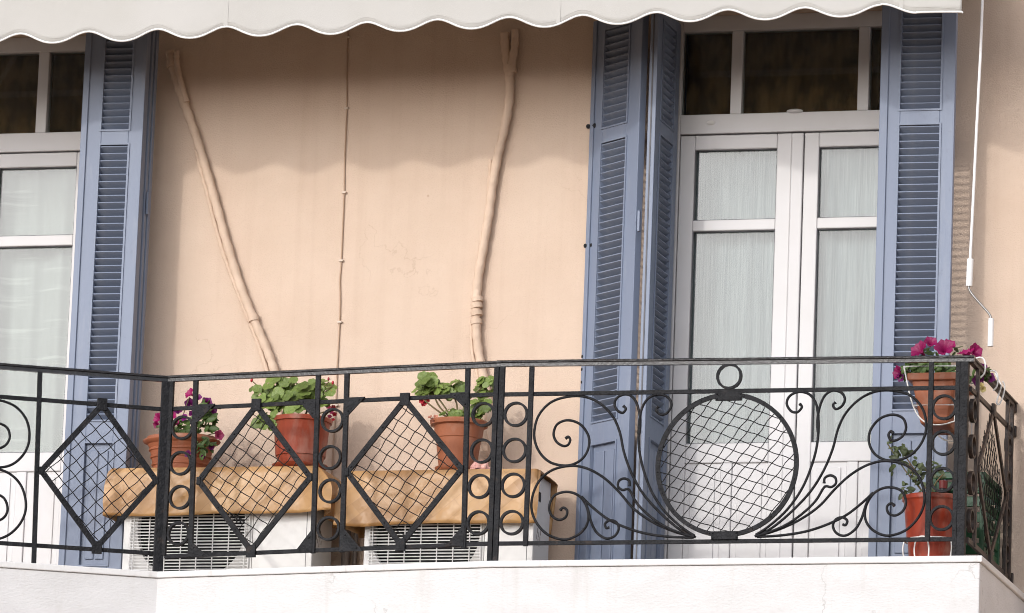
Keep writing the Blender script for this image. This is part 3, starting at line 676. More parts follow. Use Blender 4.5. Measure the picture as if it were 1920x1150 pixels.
# --- left section
e3 = S3.L
handrail(S3, 0, e3+.01, 1.040, 1.028)
bar_h(S3, 0, .866, e3-.02, .853, name='mid_rail'); bar_h(S3, 0, .098, e3-.02, .100, name='bottom_rail')
bar_v(S3, e3-.008, .002, .998, .050, .040, .0, 'corner_post')
u3 = lambda px, py: S3.uz(px, py)[0]
bu = (u3(71, 695)+u3(66, 1050))/2
bar_v(S3, bu+.012, .002, 1.0, .0245, .018, .006, lean=-.02)
q = [S3.uz(*p) for p in ((77, 882), (191, 755), (292, 902), (181, 1028))]
diamond(S3, q[0][0], q[1][0], q[2][0], q[3][0], .486, .851, .477, .110, (R(-47), R(44)), (.060, .058), 23)
cu3 = bu-.17-(cu-.17)+.148
put_scrolls(S3, cu3, True)
fr3 = MB().band([S3.P(cu3+(cr-.011)*math.cos(2*PI*i/72), cz+(cr-.011)*math.sin(2*PI*i/72), .004) for i in range(72)], S3.n, .022, .016, True).build('circle_frame', IR, rl, smooth=40)
# --- return to the wall
S4 = Sec(Vector((.012, -1.15)), Vector((.012, 0.0)))
RU = M['rust']
handrail(S4, .03, S4.L, 1.008, 1.004, RU)
bar_h(S4, .03, .849, S4.L, .849, .024, .014, name='mid_rail', m=RU); bar_h(S4, .03, .092, S4.L, .085, .026, .016, name='bottom_rail', m=RU)
for u in (.175, .965, 1.085): bar_v(S4, u, .082, .978, .026, .018, .006, m=RU)
for z in (.752, .572, .388, .200):
    ringm(S4, .102, z, .060, m=RU); ringm(S4, 1.025, z, .050, m=RU)
diamond(S4, .195, .560, .945, .560, .476, .842, .476, .100, (R(-58), R(58)), (.044, .044), 24, m=RU, wm=M['wire'], r=.0019)
for z in (.975, .849, .088):
    bk = MB(); bk.obox((.012, -.012, z), Vector((.02, 0, 0)), Vector((0, .011, 0)), Vector((0, 0, .028)))
    bk.build('wall_bracket', RU, rl, bevel=0.004)

# ================================================================== PIPES AND CABLE ON THE WALL
def wpts(l, y): return [W(a, b, y) for a, b in l]
def bundle(name, strands, label, zbase):
    r = root(name, tuple(zbase), label, 'pipe')
    for i, (pts, rad, y) in enumerate(strands):
        P = spline(wpts(pts, y), 12); nz_ = len(P)
        MB().tube(P, rad, 14, rfun=lambda t: rad*(1+.07*math.sin(t*190)+.09*noise.noise(Vector((t*14, i*3.1, 0))))).build('wrapped_pipe', M['wrap'], r, smooth=70)
    return r
b1 = bundle('air_conditioner_pipe', [([(318, 96), (322, 118), (330, 148), (347, 198), (367, 255), (387, 320), (407, 390), (427, 462), (452, 540), (476, 600), (500, 655), (516, 700), (535, 760), (548, 820), (552, 880)], .0235, -.030),
    ([(331, 96), (331, 108), (334, 135), (350, 192)], .016, -.045), ([(367, 276), (373, 305), (387, 358), (403, 420), (420, 478), (443, 540), (466, 597), (484, 645), (502, 700), (524, 770), (540, 850)], .012, -.020)],
    'slanting wrapped pipe bundle painted peach on the wall above the left air conditioner', W(552, 880, -.03))
for (px, py) in ((322, 120), (475, 597)): 
    tp = MB(); c = W(px, py, -.030); tp.tube([c+Vector((-.004, 0, .016)), c+Vector((.004, 0, -.016))], .0295, 16)
    tp.build('tape', M['wrap'], b1, smooth=60)
b2 = bundle('air_conditioner_pipe', [([(946, 62), (948, 90), (951, 118), (955, 150), (955, 185), (946, 240), (934, 290), (924, 345), (917, 400), (907, 460), (897, 520), (893, 570), (893, 610), (896, 650), (905, 700), (917, 760), (922, 830), (925, 880)], .0235, -.034),
    ([(966, 56), (965, 85), (960, 120), (955, 145)], .021, -.040), ([(920, 300), (917, 350), (912, 410)], .010, -.02), ([(884, 605), (884, 640), (887, 670), (894, 696), (898, 730)], .008, -.03)],
    'upright wrapped pipe bundle painted peach on the wall beside the right door shutters', W(925, 880, -.03))
for (px, py) in ((957, 127), (958, 133), (895, 562), (894, 574), (894, 588), (893, 604)):
    tp = MB(); c = W(px, py, -.034); tp.tube([c+Vector((-.002, 0, .012)), c+Vector((.002, 0, -.012))], .0305, 16)
    tp.build('tape', M['wrap'], b2, smooth=60)
cb = root('wall_cable', tuple(W(620, 900, -.006)), 'thin painted cable running down the middle of the peach wall', 'cable')
CP = [(653, 40), (652, 70), (650.5, 140), (650, 203), (648, 260), (646, 310), (645.5, 361), (643, 420), (640, 489), (637.5, 525), (638, 560), (637, 604), (634.5, 650), (632, 700), (630, 760), (626, 820), (622, 900)]
MB().tube(spline(wpts(CP, -.006), 8), .0042, 8).build('cable', M['cable'], cb, smooth=True)
cl = MB().obox((0, 0, 0), Vector((.012, 0, 0)), Vector((0, .006, 0)), Vector((0, 0, .005))).disc((.010, -.006, 0), Vector((0, -1, 0)), .004, .004, 8).mesh('clip', M['clip'])
for i in (1, 3, 6, 8, 11, 14): piece('clip', cl, cb, W(*CP[i], -.008))
dp = root('drain_pipe', (-3.47, -.06, 0), 'grey drain pipe low on the wall between the two air conditioners', 'pipe')
MB().tube([(-3.50, -.05, 0), (-3.50, -.05, .52)], .022, 14).build('pipe', M['pipe'], dp, smooth=True)
MB().tube(spline([(-3.45, -.04, .0), (-3.452, -.04, .3), (-3.44, -.045, .55)], 8), .012, 10).build('hose', M['pipe'], dp, smooth=True)

# ================================================================== AIR CONDITIONERS
def air_conditioner(x0, x1, yf, yb, zt, gx0, gx1, fx, label, badge):
    r = root('air_conditioner', ((x0+x1)/2, (yf+yb)/2, 0), label, 'air conditioner', 'air conditioners under the tablecloths')
    zb = .035; t = .012
    cs = MB()
    cs.box((x0, yf+.012, zb), (x0+t, yb, zt)); cs.box((x1-t, yf+.012, zb), (x1, yb, zt)); cs.box((x0+t, yb-t, zb), (x1-t, yb, zt)); cs.box((x0+t, yf+.012, zb), (x1-t, yb-t, zb+t)); cs.box((x0+t, yf+.012, zt-t), (x1-t, yb-t, zt))
    o = cs.build('casing', M['ac'], r, bevel=0.004)
    # front plate with a rounded fan opening
    pl = MB(); N = 64; cz_ = (zb+zt)/2-.01; rx, rz = .292, .268
    cxs = (x0, gx1+.014)
    for i in range(N):
        a = 2*PI*i/N; c_, s_ = math.cos(a), math.sin(a); e = 2.35
        k = (abs(c_)**e+abs(s_)**e)**(-1/e); pi_ = (fx+rx*c_*k, cz_+rz*s_*k)
        tx = ((cxs[1]-fx)/c_ if c_ > 1e-6 else (cxs[0]-fx)/c_ if c_ < -1e-6 else 9); tz = ((zt-cz_)/s_ if s_ > 1e-6 else (zb-cz_)/s_ if s_ < -1e-6 else 9)
        k2 = min(tx, tz); po = (fx+c_*k2, cz_+s_*k2)
        pl.v += [Vector((pi_[0], yf, pi_[1])), Vector((po[0], yf, po[1])), Vector((pi_[0], yf+.05, pi_[1])), Vector((po[0], yf+.012, po[1]))]
    for i in range(N):
        a, b = i*4, ((i+1) % N)*4; pl.f += [(a, a+1, b+1, b), (a+2, a, b, b+2), (a+1, a+3, b+3, b+1)]
    pl.build('front_panel', M['ac'], r, smooth=40)
    MB().box((gx1+.0165, yf-.001, zb), (x1, yf+.011, zt)).build('service_panel', M['ac'], r, bevel=0.004)
    gl = MB().box((x1-.034, yf-.0022, zb+.01), (x1-.031, yf-.0012, zt-.01)); gl.build('panel_joint', M['gasket'], r)
    bk_ = MB().box((x0+.02, yf+.16, zb+.02), (gx1, yf+.165, zt-.02)); bk_.build('fan_back', M['acdark'], r)
    hubm = MB(); fc = Vector((fx, yf+.06, cz_))
    hubm.disc(fc+Vector((0, .01, 0)), Vector((0, -1, 0)), .06, .03, 24)
    for k in range(3):
        a0 = 2*PI*k/3+.4
        hubm.grid(lambda u, v: fc+Vector(((.05+.2*v)*math.cos(a0+u*1.25), .05-.07*u, (.05+.2*v)*math.sin(a0+u*1.25))), 8, 4)
    hubm.build('fan', M['acdark'], r, smooth=40)
    gr = MB(); z = zb+.03
    while z < zt-.02:
        gr.tube([(gx0, yf-.014, z), ((gx0+gx1)/2, yf-.017, z), (gx1, yf-.014, z)], .0032, 6); z += .0165
    x = gx0+.02
    while x < gx1:
        gr.tube([(x, yf-.020, zb+.02), (x, yf-.020, zt-.02)], .0030, 6); x += .0865
    for xx in (gx0, gx1): gr.tube([(xx, yf-.012, zb+.02), (xx, yf-.012, zt-.02)], .004, 6)
    gg = gr.build('fan_grille', M['ac'], r); gg['kind'] = 'stuff'
    for xx in (x0+.12, x1-.16): MB().box((xx, yf+.01, 0.008), (xx+.06, yb-.01, zb-.001)).build('foot', M['acdark'], r)
    sd = MB().box((x1+.0005, yf+.075, zt-.135), (x1+.002, yf+.115, zt-.085)); sd.build('side_vent', M['acdark'], r)
    s2 = MB()
    for k in range(9): s2.box((x1+.0005, yf+.05+.012*k, zb+.18+.016*((k*7) % 5)), (x1+.0016, yf+.057+.012*k, zb+.20+.018*((k*7) % 5)))
    s2.build('side_label', M['pipe'], r)['kind'] = 'stuff'
    if badge:
        bd = MB(); bx_, bz = badge
        for k, (dx, dz, w_, h_) in enumerate(((0, 0, .018, .006), (.004, .012, .008, .026), (.022, .02, .02, .006), (.03, -.012, .007, .034), (.044, .004, .016, .007), (.05, -.012, .007, .02))):
            bd.box((bx_+dx, yf-.026-.0002*k, bz+dz), (bx_+dx+w_, yf-.0235-.0002*k, bz+dz+h_))
        bd.build('badge', M['acdark'], r)['kind'] = 'stuff'
    return r
air_conditioner(-4.572, -3.545, -.50, -.16, .603, -4.531, -3.885, -4.205, 'white air conditioner with round fan grille under the left tablecloth', (-3.985, .335))
air_conditioner(-3.280, -2.380, -.45, -.14, .582, -3.251, -2.655, -2.955, 'white air conditioner with visible right side under the right tablecloth', None)

# ------------------------------------------------------------------ oilcloths
def drape(x0, x1, y0, y1, zt, hang, m, label, corner, seed, rhang=1.0):
    rr = random.Random(seed); base = []
    def seg(a, b, n):
        for i in range(n): base.append((a[0]+(b[0]-a[0])*i/n, a[1]+(b[1]-a[1])*i/n))
    seg((x0, y0), (x1, y0), 60); seg((x1, y0), (x1, y1), 22); seg((x1, y1), (x0, y1), 60); seg((x0, y1), (x0, y0), 22)
    cx, cy = (x0+x1)/2, (y0+y1)/2; rows = 14; N = len(base); mb = MB()
    cor = [(x0, y0), (x1, y0), (x1, y1), (x0, y1)]
    for j in range(rows+1):
        t = j/rows
        for i, (x, y) in enumerate(base):
            nx = (x-cx)/(x1-x0)*2; ny = (y-cy)/(y1-y0)*2; ax, ay = abs(nx) > .999, abs(ny) > .999
            ox = (1 if nx > 0 else -1) if ax else 0; oy = (1 if ny > 0 else -1) if ay else 0
            fl = .012*t+.020*t*noise.noise(Vector((x*5+seed, y*5, t*1.2)))+.016*abs(noise.noise(Vector((x*7+t*2.4+seed, y*7, 3))))*min(1, t*3)
            for ci, (qx, qy) in enumerate(cor):
                dd = math.hypot(x-qx, y-qy); f = corner[ci]*math.exp(-(dd/.055)**2)*math.sin(min(1, t*1.25)*PI*.62)
                if f: 
                    vx, vy_ = (1 if qx > cx else -1), (1 if qy > cy else -1); x += 0
                    ox_, oy_ = vx*.8, vy_*.6
                    mb_off = f; base_x = ox_*mb_off; base_y = oy_*mb_off
                    x += base_x; y += base_y
            sag = .004*noise.noise(Vector((x*3+seed, y*3, 1)))
            rc = .010*(1-min(1, t*8))**2                # softened top edge
            hz = hang*(1+.05*noise.noise(Vector((x*2.6+seed, y*4, 7))))*(rhang if ox > 0 and base[i][1] > y0+.001 else 1)
            mb.v.append(Vector((x+ox*(fl-rc), y+oy*(fl-rc), zt+sag-hz*t)))
    for j in range(rows):
        for i in range(N): mb.f.append((j*N+i, j*N+(i+1) % N, (j+1)*N+(i+1) % N, (j+1)*N+i))
    c = len(mb.v); mb.v.append(Vector((cx, cy, zt+.003)))
    for i in range(N): mb.f.append((c, (i+1) % N, i))
    o = mb.build('tablecloth', m, smooth=50, solid=0.002, base=(cx, cy, zt-hang)); tag(o, label, 'tablecloth', 'oilcloths over the air conditioners'); return o
drape(-4.655, -3.520, -.540, -.13, .616, .255, M['cloth1'], 'tan parquet print oilcloth over the left air conditioner', (.015, .12, .05, .03), 2)
drape(-3.375, -2.364, -.490, -.12, .596, .288, M['cloth2'], 'tan block print oilcloth over the right air conditioner', (.05, .0, .0, .05), 9, .06)

# ================================================================== PLANTS
def leaf_mesh(name, kind, m):
    mb = MB(); mb.v.append(Vector((0, 0, 0)))
    if kind == 'round':
        N = 18
        for i in range(N+1):
            a = R(-165)+R(330)*i/N; r = 1+.09*math.cos(i*PI*.9*1.0)*(1 if i % 2 else -1)
            mb.v.append(Vector((r*math.sin(a)*.52, r*math.cos(a)*.5+.22, .10*r*r-.05+.05*math.cos(a*5))))
        for i in range(N): mb.f.append((0, i+2, i+1))
    elif kind == 'oval':
        sh = [(0, 0), (.16, .15), (.25, .40), (.22, .68), (.10, .90), (0, 1.0)]
        k = len(sh)
        mb.v = [Vector((0, y, -.10*math.sin(PI*y)-.1*y*y)) for (x, y) in sh] + [Vector((x, y, .05+.02*math.sin(9*y)-.1*y*y)) for (x, y) in sh] + [Vector((-x, y, .05-.02*math.sin(9*y)-.1*y*y)) for (x, y) in sh]
        for i in range(k-1): mb.f += [(i, k+i, k+i+1, i+1), (i, i+1, 2*k+i+1, 2*k+i)]
    elif kind == 'flower':                              # five-lobed trumpet
        N = 30; rings = [(.04, -.55), (.10, -.30), (.28, -.06), (.48, .03)]
        mb.v = []
        for j, (r, z) in enumerate(rings):
            for i in range(N):
                a = 2*PI*i/N; lob = 1+(.10 if j == 3 else .03)*math.cos(5*a); mb.v.append(Vector((r*lob*math.cos(a), r*lob*math.sin(a), z+(.05*math.cos(10*a) if j == 3 else 0))))
        for j in range(3):
            for i in range(N): mb.f.append((j*N+i, j*N+(i+1) % N, (j+1)*N+(i+1) % N, (j+1)*N+i))
    elif kind == 'bud':
        mb.v = []; mb.lathe([(0, -.5), (.22, -.3), (.30, 0), (.18, .35), (0, .5)], (0, 0, 0), 8)
    return mb.mesh(name, m, smooth=70)
LM = {k: leaf_mesh(n_, kd, M[mm]) for k, (n_, kd, mm) in dict(ger=('leaf', 'round', 'ger'), pet=('leaf', 'oval', 'pet'), rose=('leaf', 'oval', 'rose'), mag=('flower', 'flower', 'magenta'), pur=('flower', 'flower', 'purple'), pink=('flower', 'flower', 'pinkfl'), red=('flower', 'flower', 'redfl'), bud=('bud', 'bud', 'redfl'), yel=('flower', 'flower', 'yellow'), dry=('flower', 'flower', 'dryfl')).items()}
def orient(v, roll): return (Vector(v).to_track_quat('Z', 'Y') @ __import__('mathutils').Quaternion((0, 0, 1), roll)).to_euler()
def blob(parent, kind, cpx, cpy, y, rx, ry, n, size, seed, depth=.07, up=.55):
    rr = random.Random(seed); k = 1/372.0
    for i in range(n):
        while True:
            a, b, c = rr.uniform(-1, 1), rr.uniform(-1, 1), rr.uniform(-1, 1)
            if a*a+b*b+c*c < 1: break
        p = W(cpx+a*rx, cpy+b*ry, y+c*depth)
        nrm = Vector((a*.6+rr.uniform(-.5, .5)-.1, -.75+c*.35+rr.uniform(-.4, .3), up-b*.35+rr.uniform(-.35, .5)))
        s = size*rr.uniform(.65, 1.2)
        piece('leaf', LM[kind], parent, p, orient(nrm, rr.uniform(0, 6.28)), s)
def flower(parent, kind, px, py, y, size, nrm, roll=0, name='flower'):
    return piece(name, LM[kind], parent, W(px, py, y), orient(nrm, roll), size)
def stems(parent, base, tips, r=.003, bend=.03, seed=0):
    rr = random.Random(seed)
    for t in tips:
        t = Vector(t); m_ = (Vector(base)+t)/2+Vector((rr.uniform(-bend, bend), rr.uniform(-bend, bend), bend*.5))
        MB().tube(spline([base+Vector((rr.uniform(-.02, .02), rr.uniform(-.02, .02), 0)), m_, t], 6), r, 6).build('stem', M['stem'], parent, smooth=True)
def soil(parent, c, r, sx=1, sy=1):
    MB().lathe([(r, -.004), (r*.6, .008), (0.001, .012)], c, 24, sx, sy).build('soil', M['soil'], parent, smooth=True)

# P1: oval terracotta bowl with petunias
c1 = Vector((-4.335, -.335, .622))
p1 = root('potted_petunia', tuple(c1), 'purple and magenta petunias in a low oval terracotta bowl', 'potted plant')
MB().lathe([(0, .0), (.140, 0), (.146, .008), (.149, .034), (.156, .038), (.157, .044), (.152, .048), (.156, .074), (.164, .078), (.165, .085), (.160, .089), (.166, .112), (.174, .117), (.175, .124), (.170, .128), (.182, .150), (.204, .160), (.209, .168), (.206, .174), (.190, .172), (.186, .190), (.180, .192), (.172, .155), (.165, .13)], c1, 64, 1, .72).build('pot', M['terra'], p1, smooth=35)
soil(p1, c1+Vector((0, 0, .158)), .176, 1, .72)
fz = c1+Vector((0, 0, .16))
stems(p1, fz, [W(*q, -.36) for q in ((355, 745), (386, 762), (300, 795), (322, 788), (405, 812), (375, 835), (350, 845), (340, 790))], .0026, .02, 4)
blob(p1, 'pet', 337, 800, -.38, 30, 18, 48, .058, 1); blob(p1, 'pet', 386, 788, -.39, 20, 32, 52, .060, 2); blob(p1, 'pet', 380, 835, -.46, 22, 18, 28, .050, 3, .04); blob(p1, 'pet', 312, 805, -.37, 16, 14, 18, .054, 33)
for q in (('mag', 355, 737, -.36, .062, (-.5, -.7, .4)), ('pur', 356, 757, -.36, .060, (.1, -.9, .1)), ('pur', 388, 755, -.35, .062, (.4, -.8, .2)), ('mag', 320, 778, -.36, .066, (.2, -.9, .3)), ('mag', 295, 784, -.35, .060, (-.5, -.8, .1)), ('mag', 293, 797, -.37, .040, (-.3, -.9, -.2)), ('pur', 393, 783, -.36, .050, (.4, -.8, .3)), ('pink', 411, 816, -.40, .056, (.6, -.7, .1)), ('pur', 352, 851, -.49, .040, (-.2, -.9, .1)), ('pur', 381, 857, -.47, .026, (.2, -.9, -.3)), ('pur', 362, 775, -.33, .05, (0, -.8, .5)), ('pur', 334, 770, -.38, .046, (.1, -.8, .4)), ('pur', 345, 783, -.42, .042, (-.2, -.9, .2)), ('mag', 306, 775, -.36, .05, (-.3, -.8, .4)), ('pur', 400, 770, -.37, .044, (.5, -.7, .3)), ('pur', 372, 745, -.36, .04, (.2, -.8, .5)), ('mag', 330, 792, -.43, .038, (0, -.9, .3)), ('pur', 396, 838, -.47, .034, (.4, -.8, 0))):
    flower(p1, q[0], q[1], q[2], q[3], q[4], q[5], q[1])
# P2: tall red-brown pot with saucer, geranium
c2 = Vector((-3.672, -.365, .622))
p2 = root('potted_geranium', tuple(c2), 'bushy geranium in a tall red brown fluted pot with saucer', 'potted plant')
MB().lathe([(0, .004), (.122, .004), (.142, .016), (.146, .026), (.140, .028), (.128, .012), (0, .011)], c2, 56).build('saucer', M['redpot2'], p2, smooth=40)
MB().lathe([(0, .014), (.108, .014), (.112, .022), (.124, .070), (.130, .072), (.131, .078), (.146, .244), (.148, .248), (.157, .250), (.160, .268), (.156, .273), (.147, .270), (.140, .244)], c2, 96, 1, 1, (.08, .24, .018, 40)).build('pot', M['redpot2'], p2, smooth=35)
soil(p2, c2+Vector((0, 0, .250)), .143)
f2 = c2+Vector((0, 0, .25))
stems(p2, f2, [W(*q, -.38) for q in ((480, 730), (500, 790), (520, 725), (550, 720), (580, 725), (610, 735), (472, 714), (617, 716), (626, 721), (620, 770))], .0034, .03, 7)
blob(p2, 'ger', 548, 736, -.39, 64, 28, 120, .062, 4, .11); blob(p2, 'ger', 500, 758, -.42, 26, 18, 20, .066, 5, .06); blob(p2, 'ger', 497, 790, -.45, 24, 12, 15, .062, 6, .04); blob(p2, 'ger', 608, 738, -.37, 16, 26, 16, .056, 7, .05); blob(p2, 'ger', 545, 768, -.47, 34, 9, 12, .058, 8, .03); blob(p2, 'ger', 485, 735, -.40, 14, 10, 6, .045, 9, .04)
for (px, py, s_) in ((472, 713, .026), (616, 711, .022), (624, 718, .024), (621, 735, .016)): flower(p2, 'bud', px, py, -.38, s_, (.2, -.3, 1), px, 'bud')
for i, (px, py) in enumerate(((616, 763), (625, 764), (621, 772), (627, 777), (618, 781), (624, 787))): flower(p2, 'red' if i % 2 else 'pink', px, py, -.30+.008*i, .026, (.3, -.8, .3*(i-2)), i)
# P3: terracotta pot with rim band and saucer, leggy geranium
c3 = Vector((-2.832, -.330, .602))
p3 = root('potted_geranium', tuple(c3), 'leggy geranium in a ribbed terracotta pot on the right tablecloth', 'potted plant')
MB().lathe([(0, .004), (.098, .004), (.115, .018), (.119, .028), (.113, .029), (.102, .012), (0, .011)], c3, 56).build('saucer', M['terra2'], p3, smooth=40)
MB().lathe([(0, .014), (.094, .014), (.097, .022), (.117, .178), (.121, .182), (.129, .238), (.131, .244), (.148, .250), (.152, .268), (.148, .274), (.138, .272), (.124, .24)], c3, 96, 1, 1, (.03, .172, .020, 40)).build('pot', M['terra2'], p3, smooth=35)
soil(p3, c3+Vector((0, 0, .25)), .134)
f3 = c3+Vector((0, 0, .25))
stems(p3, f3, [W(*q, -.34) for q in ((800, 725), (815, 745), (850, 740), (870, 735), (905, 725), (905, 770), (795, 750), (810, 785))], .0048, .03, 9)
blob(p3, 'ger', 799, 718, -.34, 18, 20, 26, .062, 10, .06); blob(p3, 'ger', 822, 733, -.35, 22, 13, 16, .060, 11, .05); blob(p3, 'ger', 858, 730, -.33, 24, 16, 26, .060, 12, .06); blob(p3, 'ger', 908, 724, -.33, 16, 20, 20, .054, 13, .05); blob(p3, 'ger', 898, 765, -.35, 22, 26, 30, .054, 14, .06); blob(p3, 'ger', 850, 779, -.40, 28, 10, 22, .050, 15, .04); blob(p3, 'ger', 790, 737, -.33, 12, 10, 6, .05, 16, .03)
for i, (px, py) in enumerate(((790, 752), (797, 755), (801, 750), (794, 757))): flower(p3, 'red', px, py, -.34+.01*i, .030, (.2*(i-1), -.8, -.3), i)
for i, (px, py) in enumerate(((806, 782), (812, 786), (817, 781), (810, 790))): flower(p3, 'dry', px, py, -.44, .026, (.2*(i-1), -.6, .5), i)

# pink rag beside it
rg = MB(); rr = random.Random(5); cR = W(901, 878, -.43); cR.z = .602
def rag(u, v):
    a = 2*PI*u; b = PI/2*v; r = .050*(1+.35*noise.noise(Vector((math.cos(a)*2.2, math.sin(a)*2.2, v*4)))+.16*math.sin(a*7+v*4))
    return cR+Vector((r*math.cos(a)*math.cos(b)*1.0, r*.8*math.sin(a)*math.cos(b), .042*math.sin(b)*(1+.5*noise.noise(Vector((math.cos(a)*3, math.sin(a)*3, v*5+2))))+.001))
rg.grid(rag, 72, 16); o = rg.build('rag', M['pinkcloth'], smooth=70, base=cR); tag(o, 'crumpled pink and white rag beside the ribbed terracotta pot', 'rag')

# P4: hanging planter in a white wire holder at the right corner
hx0, hx1, hy0, hy1 = -.335, -.075, -1.02, -.60
hz = .955
p4 = root('hanging_planter', (-.205, -.81, .70), 'magenta petunias in a terracotta planter hung on the railing corner', 'planter')
def trap(mb, xa, xb, ya, yb, za, zb, k):                # tapered box
    c = Vector(((xa+xb)/2, (ya+yb)/2, 0)); b = len(mb.v)
    for (z, f) in ((za, k), (zb, 1)):
        for sx, sy in ((-1, -1), (1, -1), (1, 1), (-1, 1)): mb.v.append(Vector((c.x+sx*(xb-xa)/2*f, c.y+sy*(yb-ya)/2*(1-(1-f)*.5), z)))
    mb.f += [tuple(b+i for i in q) for q in ((0, 3, 2, 1), (0, 1, 5, 4), (1, 2, 6, 5), (2, 3, 7, 6), (3, 0, 4, 7))]; return mb
trap(MB(), hx0+.022, hx1-.012, hy0+.02, hy1-.02, .705, .925, .62).build('pot', M['terra'], p4, bevel=0.012)
rim = MB()
for lo, hi in (((hx0+.004, hy0, .918), (hx1, hy0+.026, hz)), ((hx0+.004, hy1-.026, .918), (hx1, hy1, hz)), ((hx0+.004, hy0+.026, .918), (hx0+.03, hy1-.026, hz)), ((hx1-.026, hy0+.026, .918), (hx1, hy1-.026, hz))): rim.box(lo, hi)
rim.build('rim', M['terra'], p4, bevel=0.005)
MB().box((hx0+.03, hy0+.026, .925), (hx1-.026, hy1-.026, .938)).build('soil', M['soil'], p4)
blob(p4, 'pet', 1716, 690, -.95, 20, 14, 26, .064, 17, .05); blob(p4, 'pet', 1757, 690, -.88, 40, 12, 70, .066, 18, .12); blob(p4, 'pet', 1790, 705, -.95, 9, 16, 12, .055, 19, .04); blob(p4, 'pet', 1840, 703, -.78, 18, 10, 22, .055, 20, .08); blob(p4, 'pet', 1742, 660, -.9, 12, 10, 8, .04, 21, .05); blob(p4, 'pet', 1792, 655, -.8, 8, 8, 6, .034, 22, .04); blob(p4, 'pet', 1693, 706, -.97, 6, 8, 5, .034, 26, .03)
for q in (('mag', 1722, 655, -.95, .098, (-.45, -.75, .45)), ('mag', 1770, 652, -.93, .098, (.1, -.85, .45)), ('mag', 1780, 645, -.85, .07, (.3, -.6, .6)), ('mag', 1745, 641, -.78, .07, (.2, -.7, .5)), ('mag', 1812, 660, -.85, .09, (-.2, -.45, .9)), ('mag', 1830, 658, -.8, .080, (.7, -.65, .2)), ('mag', 1682, 698, -.96, .070, (-.7, -.7, .1)), ('pur', 1688, 708, -.97, .046, (-.4, -.8, -.3)), ('pur', 1843, 692, -.78, .062, (.6, -.7, .2)), ('pur', 1834, 714, -.82, .062, (.3, -.8, 0)), ('pur', 1857, 708, -.70, .055, (.6, -.7, .2)), ('yel', 1840, 722, -.85, .030, (.2, -.8, .3)), ('yel', 1843, 730, -.85, .034, (.4, -.8, -.2))):
    flower(p4, q[0], q[1], q[2], q[3], q[4], q[5], q[1])
hd = MB(); wr = .0038
x0, x1 = hx0-.012, hx1+.012
hd.tube([(x0, hy0-.01, .985), (x1, hy0-.01, .985), (x1, hy1+.01, .985), (x0, hy1+.01, .985)], wr, 8, True)
hd.tube([(x0+.050, hy0+.0, .79), (x1-.022, hy0+.0, .79), (x1-.022, hy1, .79), (x0+.050, hy1, .79)], wr, 8, True)
for y in (hy0-.006, hy1+.006):
    hd.tube(spline([(x0, y, .985), (x0+.05, y, .79), (x0+.11, y, .705), (x0+.19, y, .688), (x1-.02, y, .705)], 6), wr, 8)
    hd.tube([(x1, y, .985), (x1-.022, y, .79), (x1-.02, y, .705)], wr, 8)
for y in (hy0+.05, hy1-.04):                             # hooks over the hand rail
    hd.tube(spline([(x1, y, .985), (.0, y, 1.03), (.035, y, 1.035), (.052, y, 1.01), (.050, y, .96), (.030, y, .935)], 6), .0042, 8)
hdo = root('wire_plant_holder', (-.2, -.81, .69), 'white wire holder hooked over the railing corner round the hanging planter', 'plant holder')
hd.build('wire_frame', M['white_wire'], hdo, smooth=True)
hk2 = root('wire_hook', (.04, -.40, .9), 'empty white wire hook hung on the return of the railing', 'hook')
MB().tube(spline([W(1866, 700, -.46), W(1872, 712, -.46), W(1877, 725, -.46), W(1871, 745, -.46), W(1869, 756, -.47), W(1874, 758, -.47), W(1881, 742, -.47), W(1884, 725, -.47), W(1880, 715, -.48)], 6), .0042, 8).build('wire', M['white_wire'], hk2, smooth=True)

# P5: tall red pot with a rose bush, in a wire ring
c5 = Vector((-.195, -.95, .002))
p5 = root('potted_rose', tuple(c5), 'rose bush in a tall brick red pot behind the railing corner', 'potted plant')
MB().lathe([(0, 0), (.112, 0), (.116, .01), (.124, .11), (.130, .115), (.147, .300), (.150, .306), (.156, .312), (.157, .328), (.152, .334), (.146, .330), (.138, .29)], c5, 72).build('pot', M['redpot'], p5, smooth=35)
soil(p5, c5+Vector((0, 0, .30)), .14)
b5 = c5+Vector((0, 0, .30))
stems(p5, b5, [W(*q, -.95) for q in ((1692, 848), (1705, 870), (1735, 880), (1768, 890), (1693, 918), (1755, 930), (1664, 832))], .0034, .03, 12)
blob(p5, 'rose', 1690, 850, -.95, 20, 18, 22, .048, 31, .05, .3); blob(p5, 'rose', 1722, 878, -.95, 24, 18, 20, .054, 32, .06, .3); blob(p5, 'rose', 1672, 838, -.95, 12, 12, 8, .036, 33, .04, .3); blob(p5, 'rose', 1698, 918, -.98, 18, 10, 10, .042, 34, .04, .3); blob(p5, 'rose', 1755, 885, -.9, 12, 20, 10, .045, 35, .05, .3); blob(p5, 'rose', 1740, 925, -.98, 24, 9, 12, .040, 36, .04, .3); blob(p5, 'rose', 1676, 880, -.97, 8, 10, 3, .05, 37, .02, .3); blob(p5, 'rose', 1725, 905, -.97, 10, 14, 8, .045, 38, .04, .3)
rs = root('pot_ring', tuple(c5), 'white wire ring stand round the foot of the brick red pot', 'plant stand')
hd = MB(); hd.tube([c5+Vector((.142*math.cos(2*PI*i/48), .142*math.sin(2*PI*i/48), .112)) for i in range(48)], .004, 8, True)
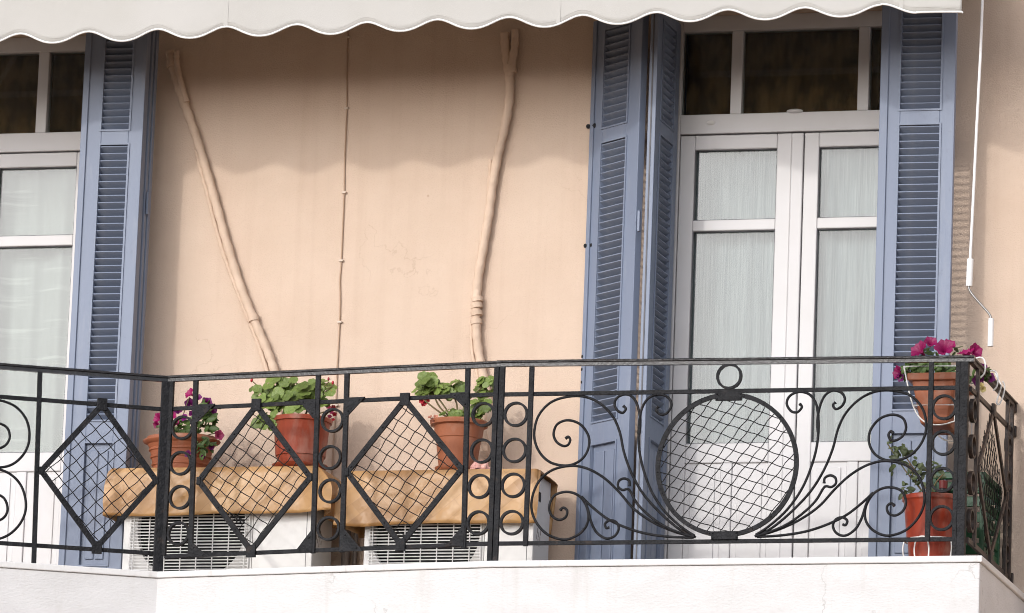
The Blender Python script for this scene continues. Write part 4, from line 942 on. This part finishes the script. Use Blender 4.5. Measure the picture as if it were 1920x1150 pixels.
for a in (-158, -40, 90, 25): 
    a = R(a); d = Vector((math.cos(a), math.sin(a), 0)); hd.tube(spline([c5+d*.142+Vector((0, 0, .112)), c5+d*.150+Vector((0, 0, .06)), c5+d*.135+Vector((0, 0, .0))], 5), .004, 8)
a = R(-100); d = Vector((math.cos(a), math.sin(a), 0)); sd = Vector((-d.y, d.x, 0))
hd.tube(spline([c5+d*.144-sd*.035+Vector((0, 0, 0)), c5+d*.148-sd*.038+Vector((0, 0, .06)), c5+d*.147-sd*.022+Vector((0, 0, .108)), c5+d*.149+sd*.022+Vector((0, 0, .108)), c5+d*.148+sd*.038+Vector((0, 0, .06)), c5+d*.144+sd*.035+Vector((0, 0, 0))], 6), .004, 8)
hd.build('wire_frame', M['white_wire'], rs, smooth=True)

# green crate with bottles behind it
gc = root('plastic_crate', (-.14, -.42, 0), 'green plastic crate behind the red pot in the balcony corner', 'crate')
for z in (.03, .11, .19, .27, .35, .43): 
    m = MB()
    for lo, hi in (((-.27, -.62, z), (-.01, -.608, z+.045)), ((-.27, -.222, z), (-.01, -.21, z+.045)), ((-.27, -.608, z), (-.258, -.222, z+.045)), ((-.022, -.608, z), (-.01, -.222, z+.045))): m.box(lo, hi)
    m.build('slat_band', M['green'], gc, bevel=0.002)
for x in (-.265, -.015):
    for y in (-.615, -.215): MB().box((x-.012, y-.012, 0.001), (x+.012, y+.012, .50)).build('corner_post', M['green'], gc, bevel=0.002)
cz2 = MB()
for lo, hi in (((-.28, -.63, .49), (.0, -.602, .525)), ((-.28, -.228, .49), (.0, -.2, .525)), ((-.28, -.602, .491), (-.252, -.228, .524)), ((-.028, -.602, .491), (.0, -.228, .524))): cz2.box(lo, hi)
cz2.build('rim', M['green'], gc, bevel=0.004)
bt = root('bottle', (-.20, -.70, 0), 'dark plastic bottle with a red cap beside the green crate', 'bottle')
MB().lathe([(0, 0), (.045, 0), (.048, .01), (.048, .30), (.040, .35), (.018, .39), (.018, .43), (0, .43)], (-.20, -.70, .001), 28).build('body', M['bottle'], bt, smooth=40)
MB().lathe([(.021, .425), (.022, .465), (0, .467)], (-.20, -.70, .001), 20).build('cap', M['redcap'], bt, smooth=40)
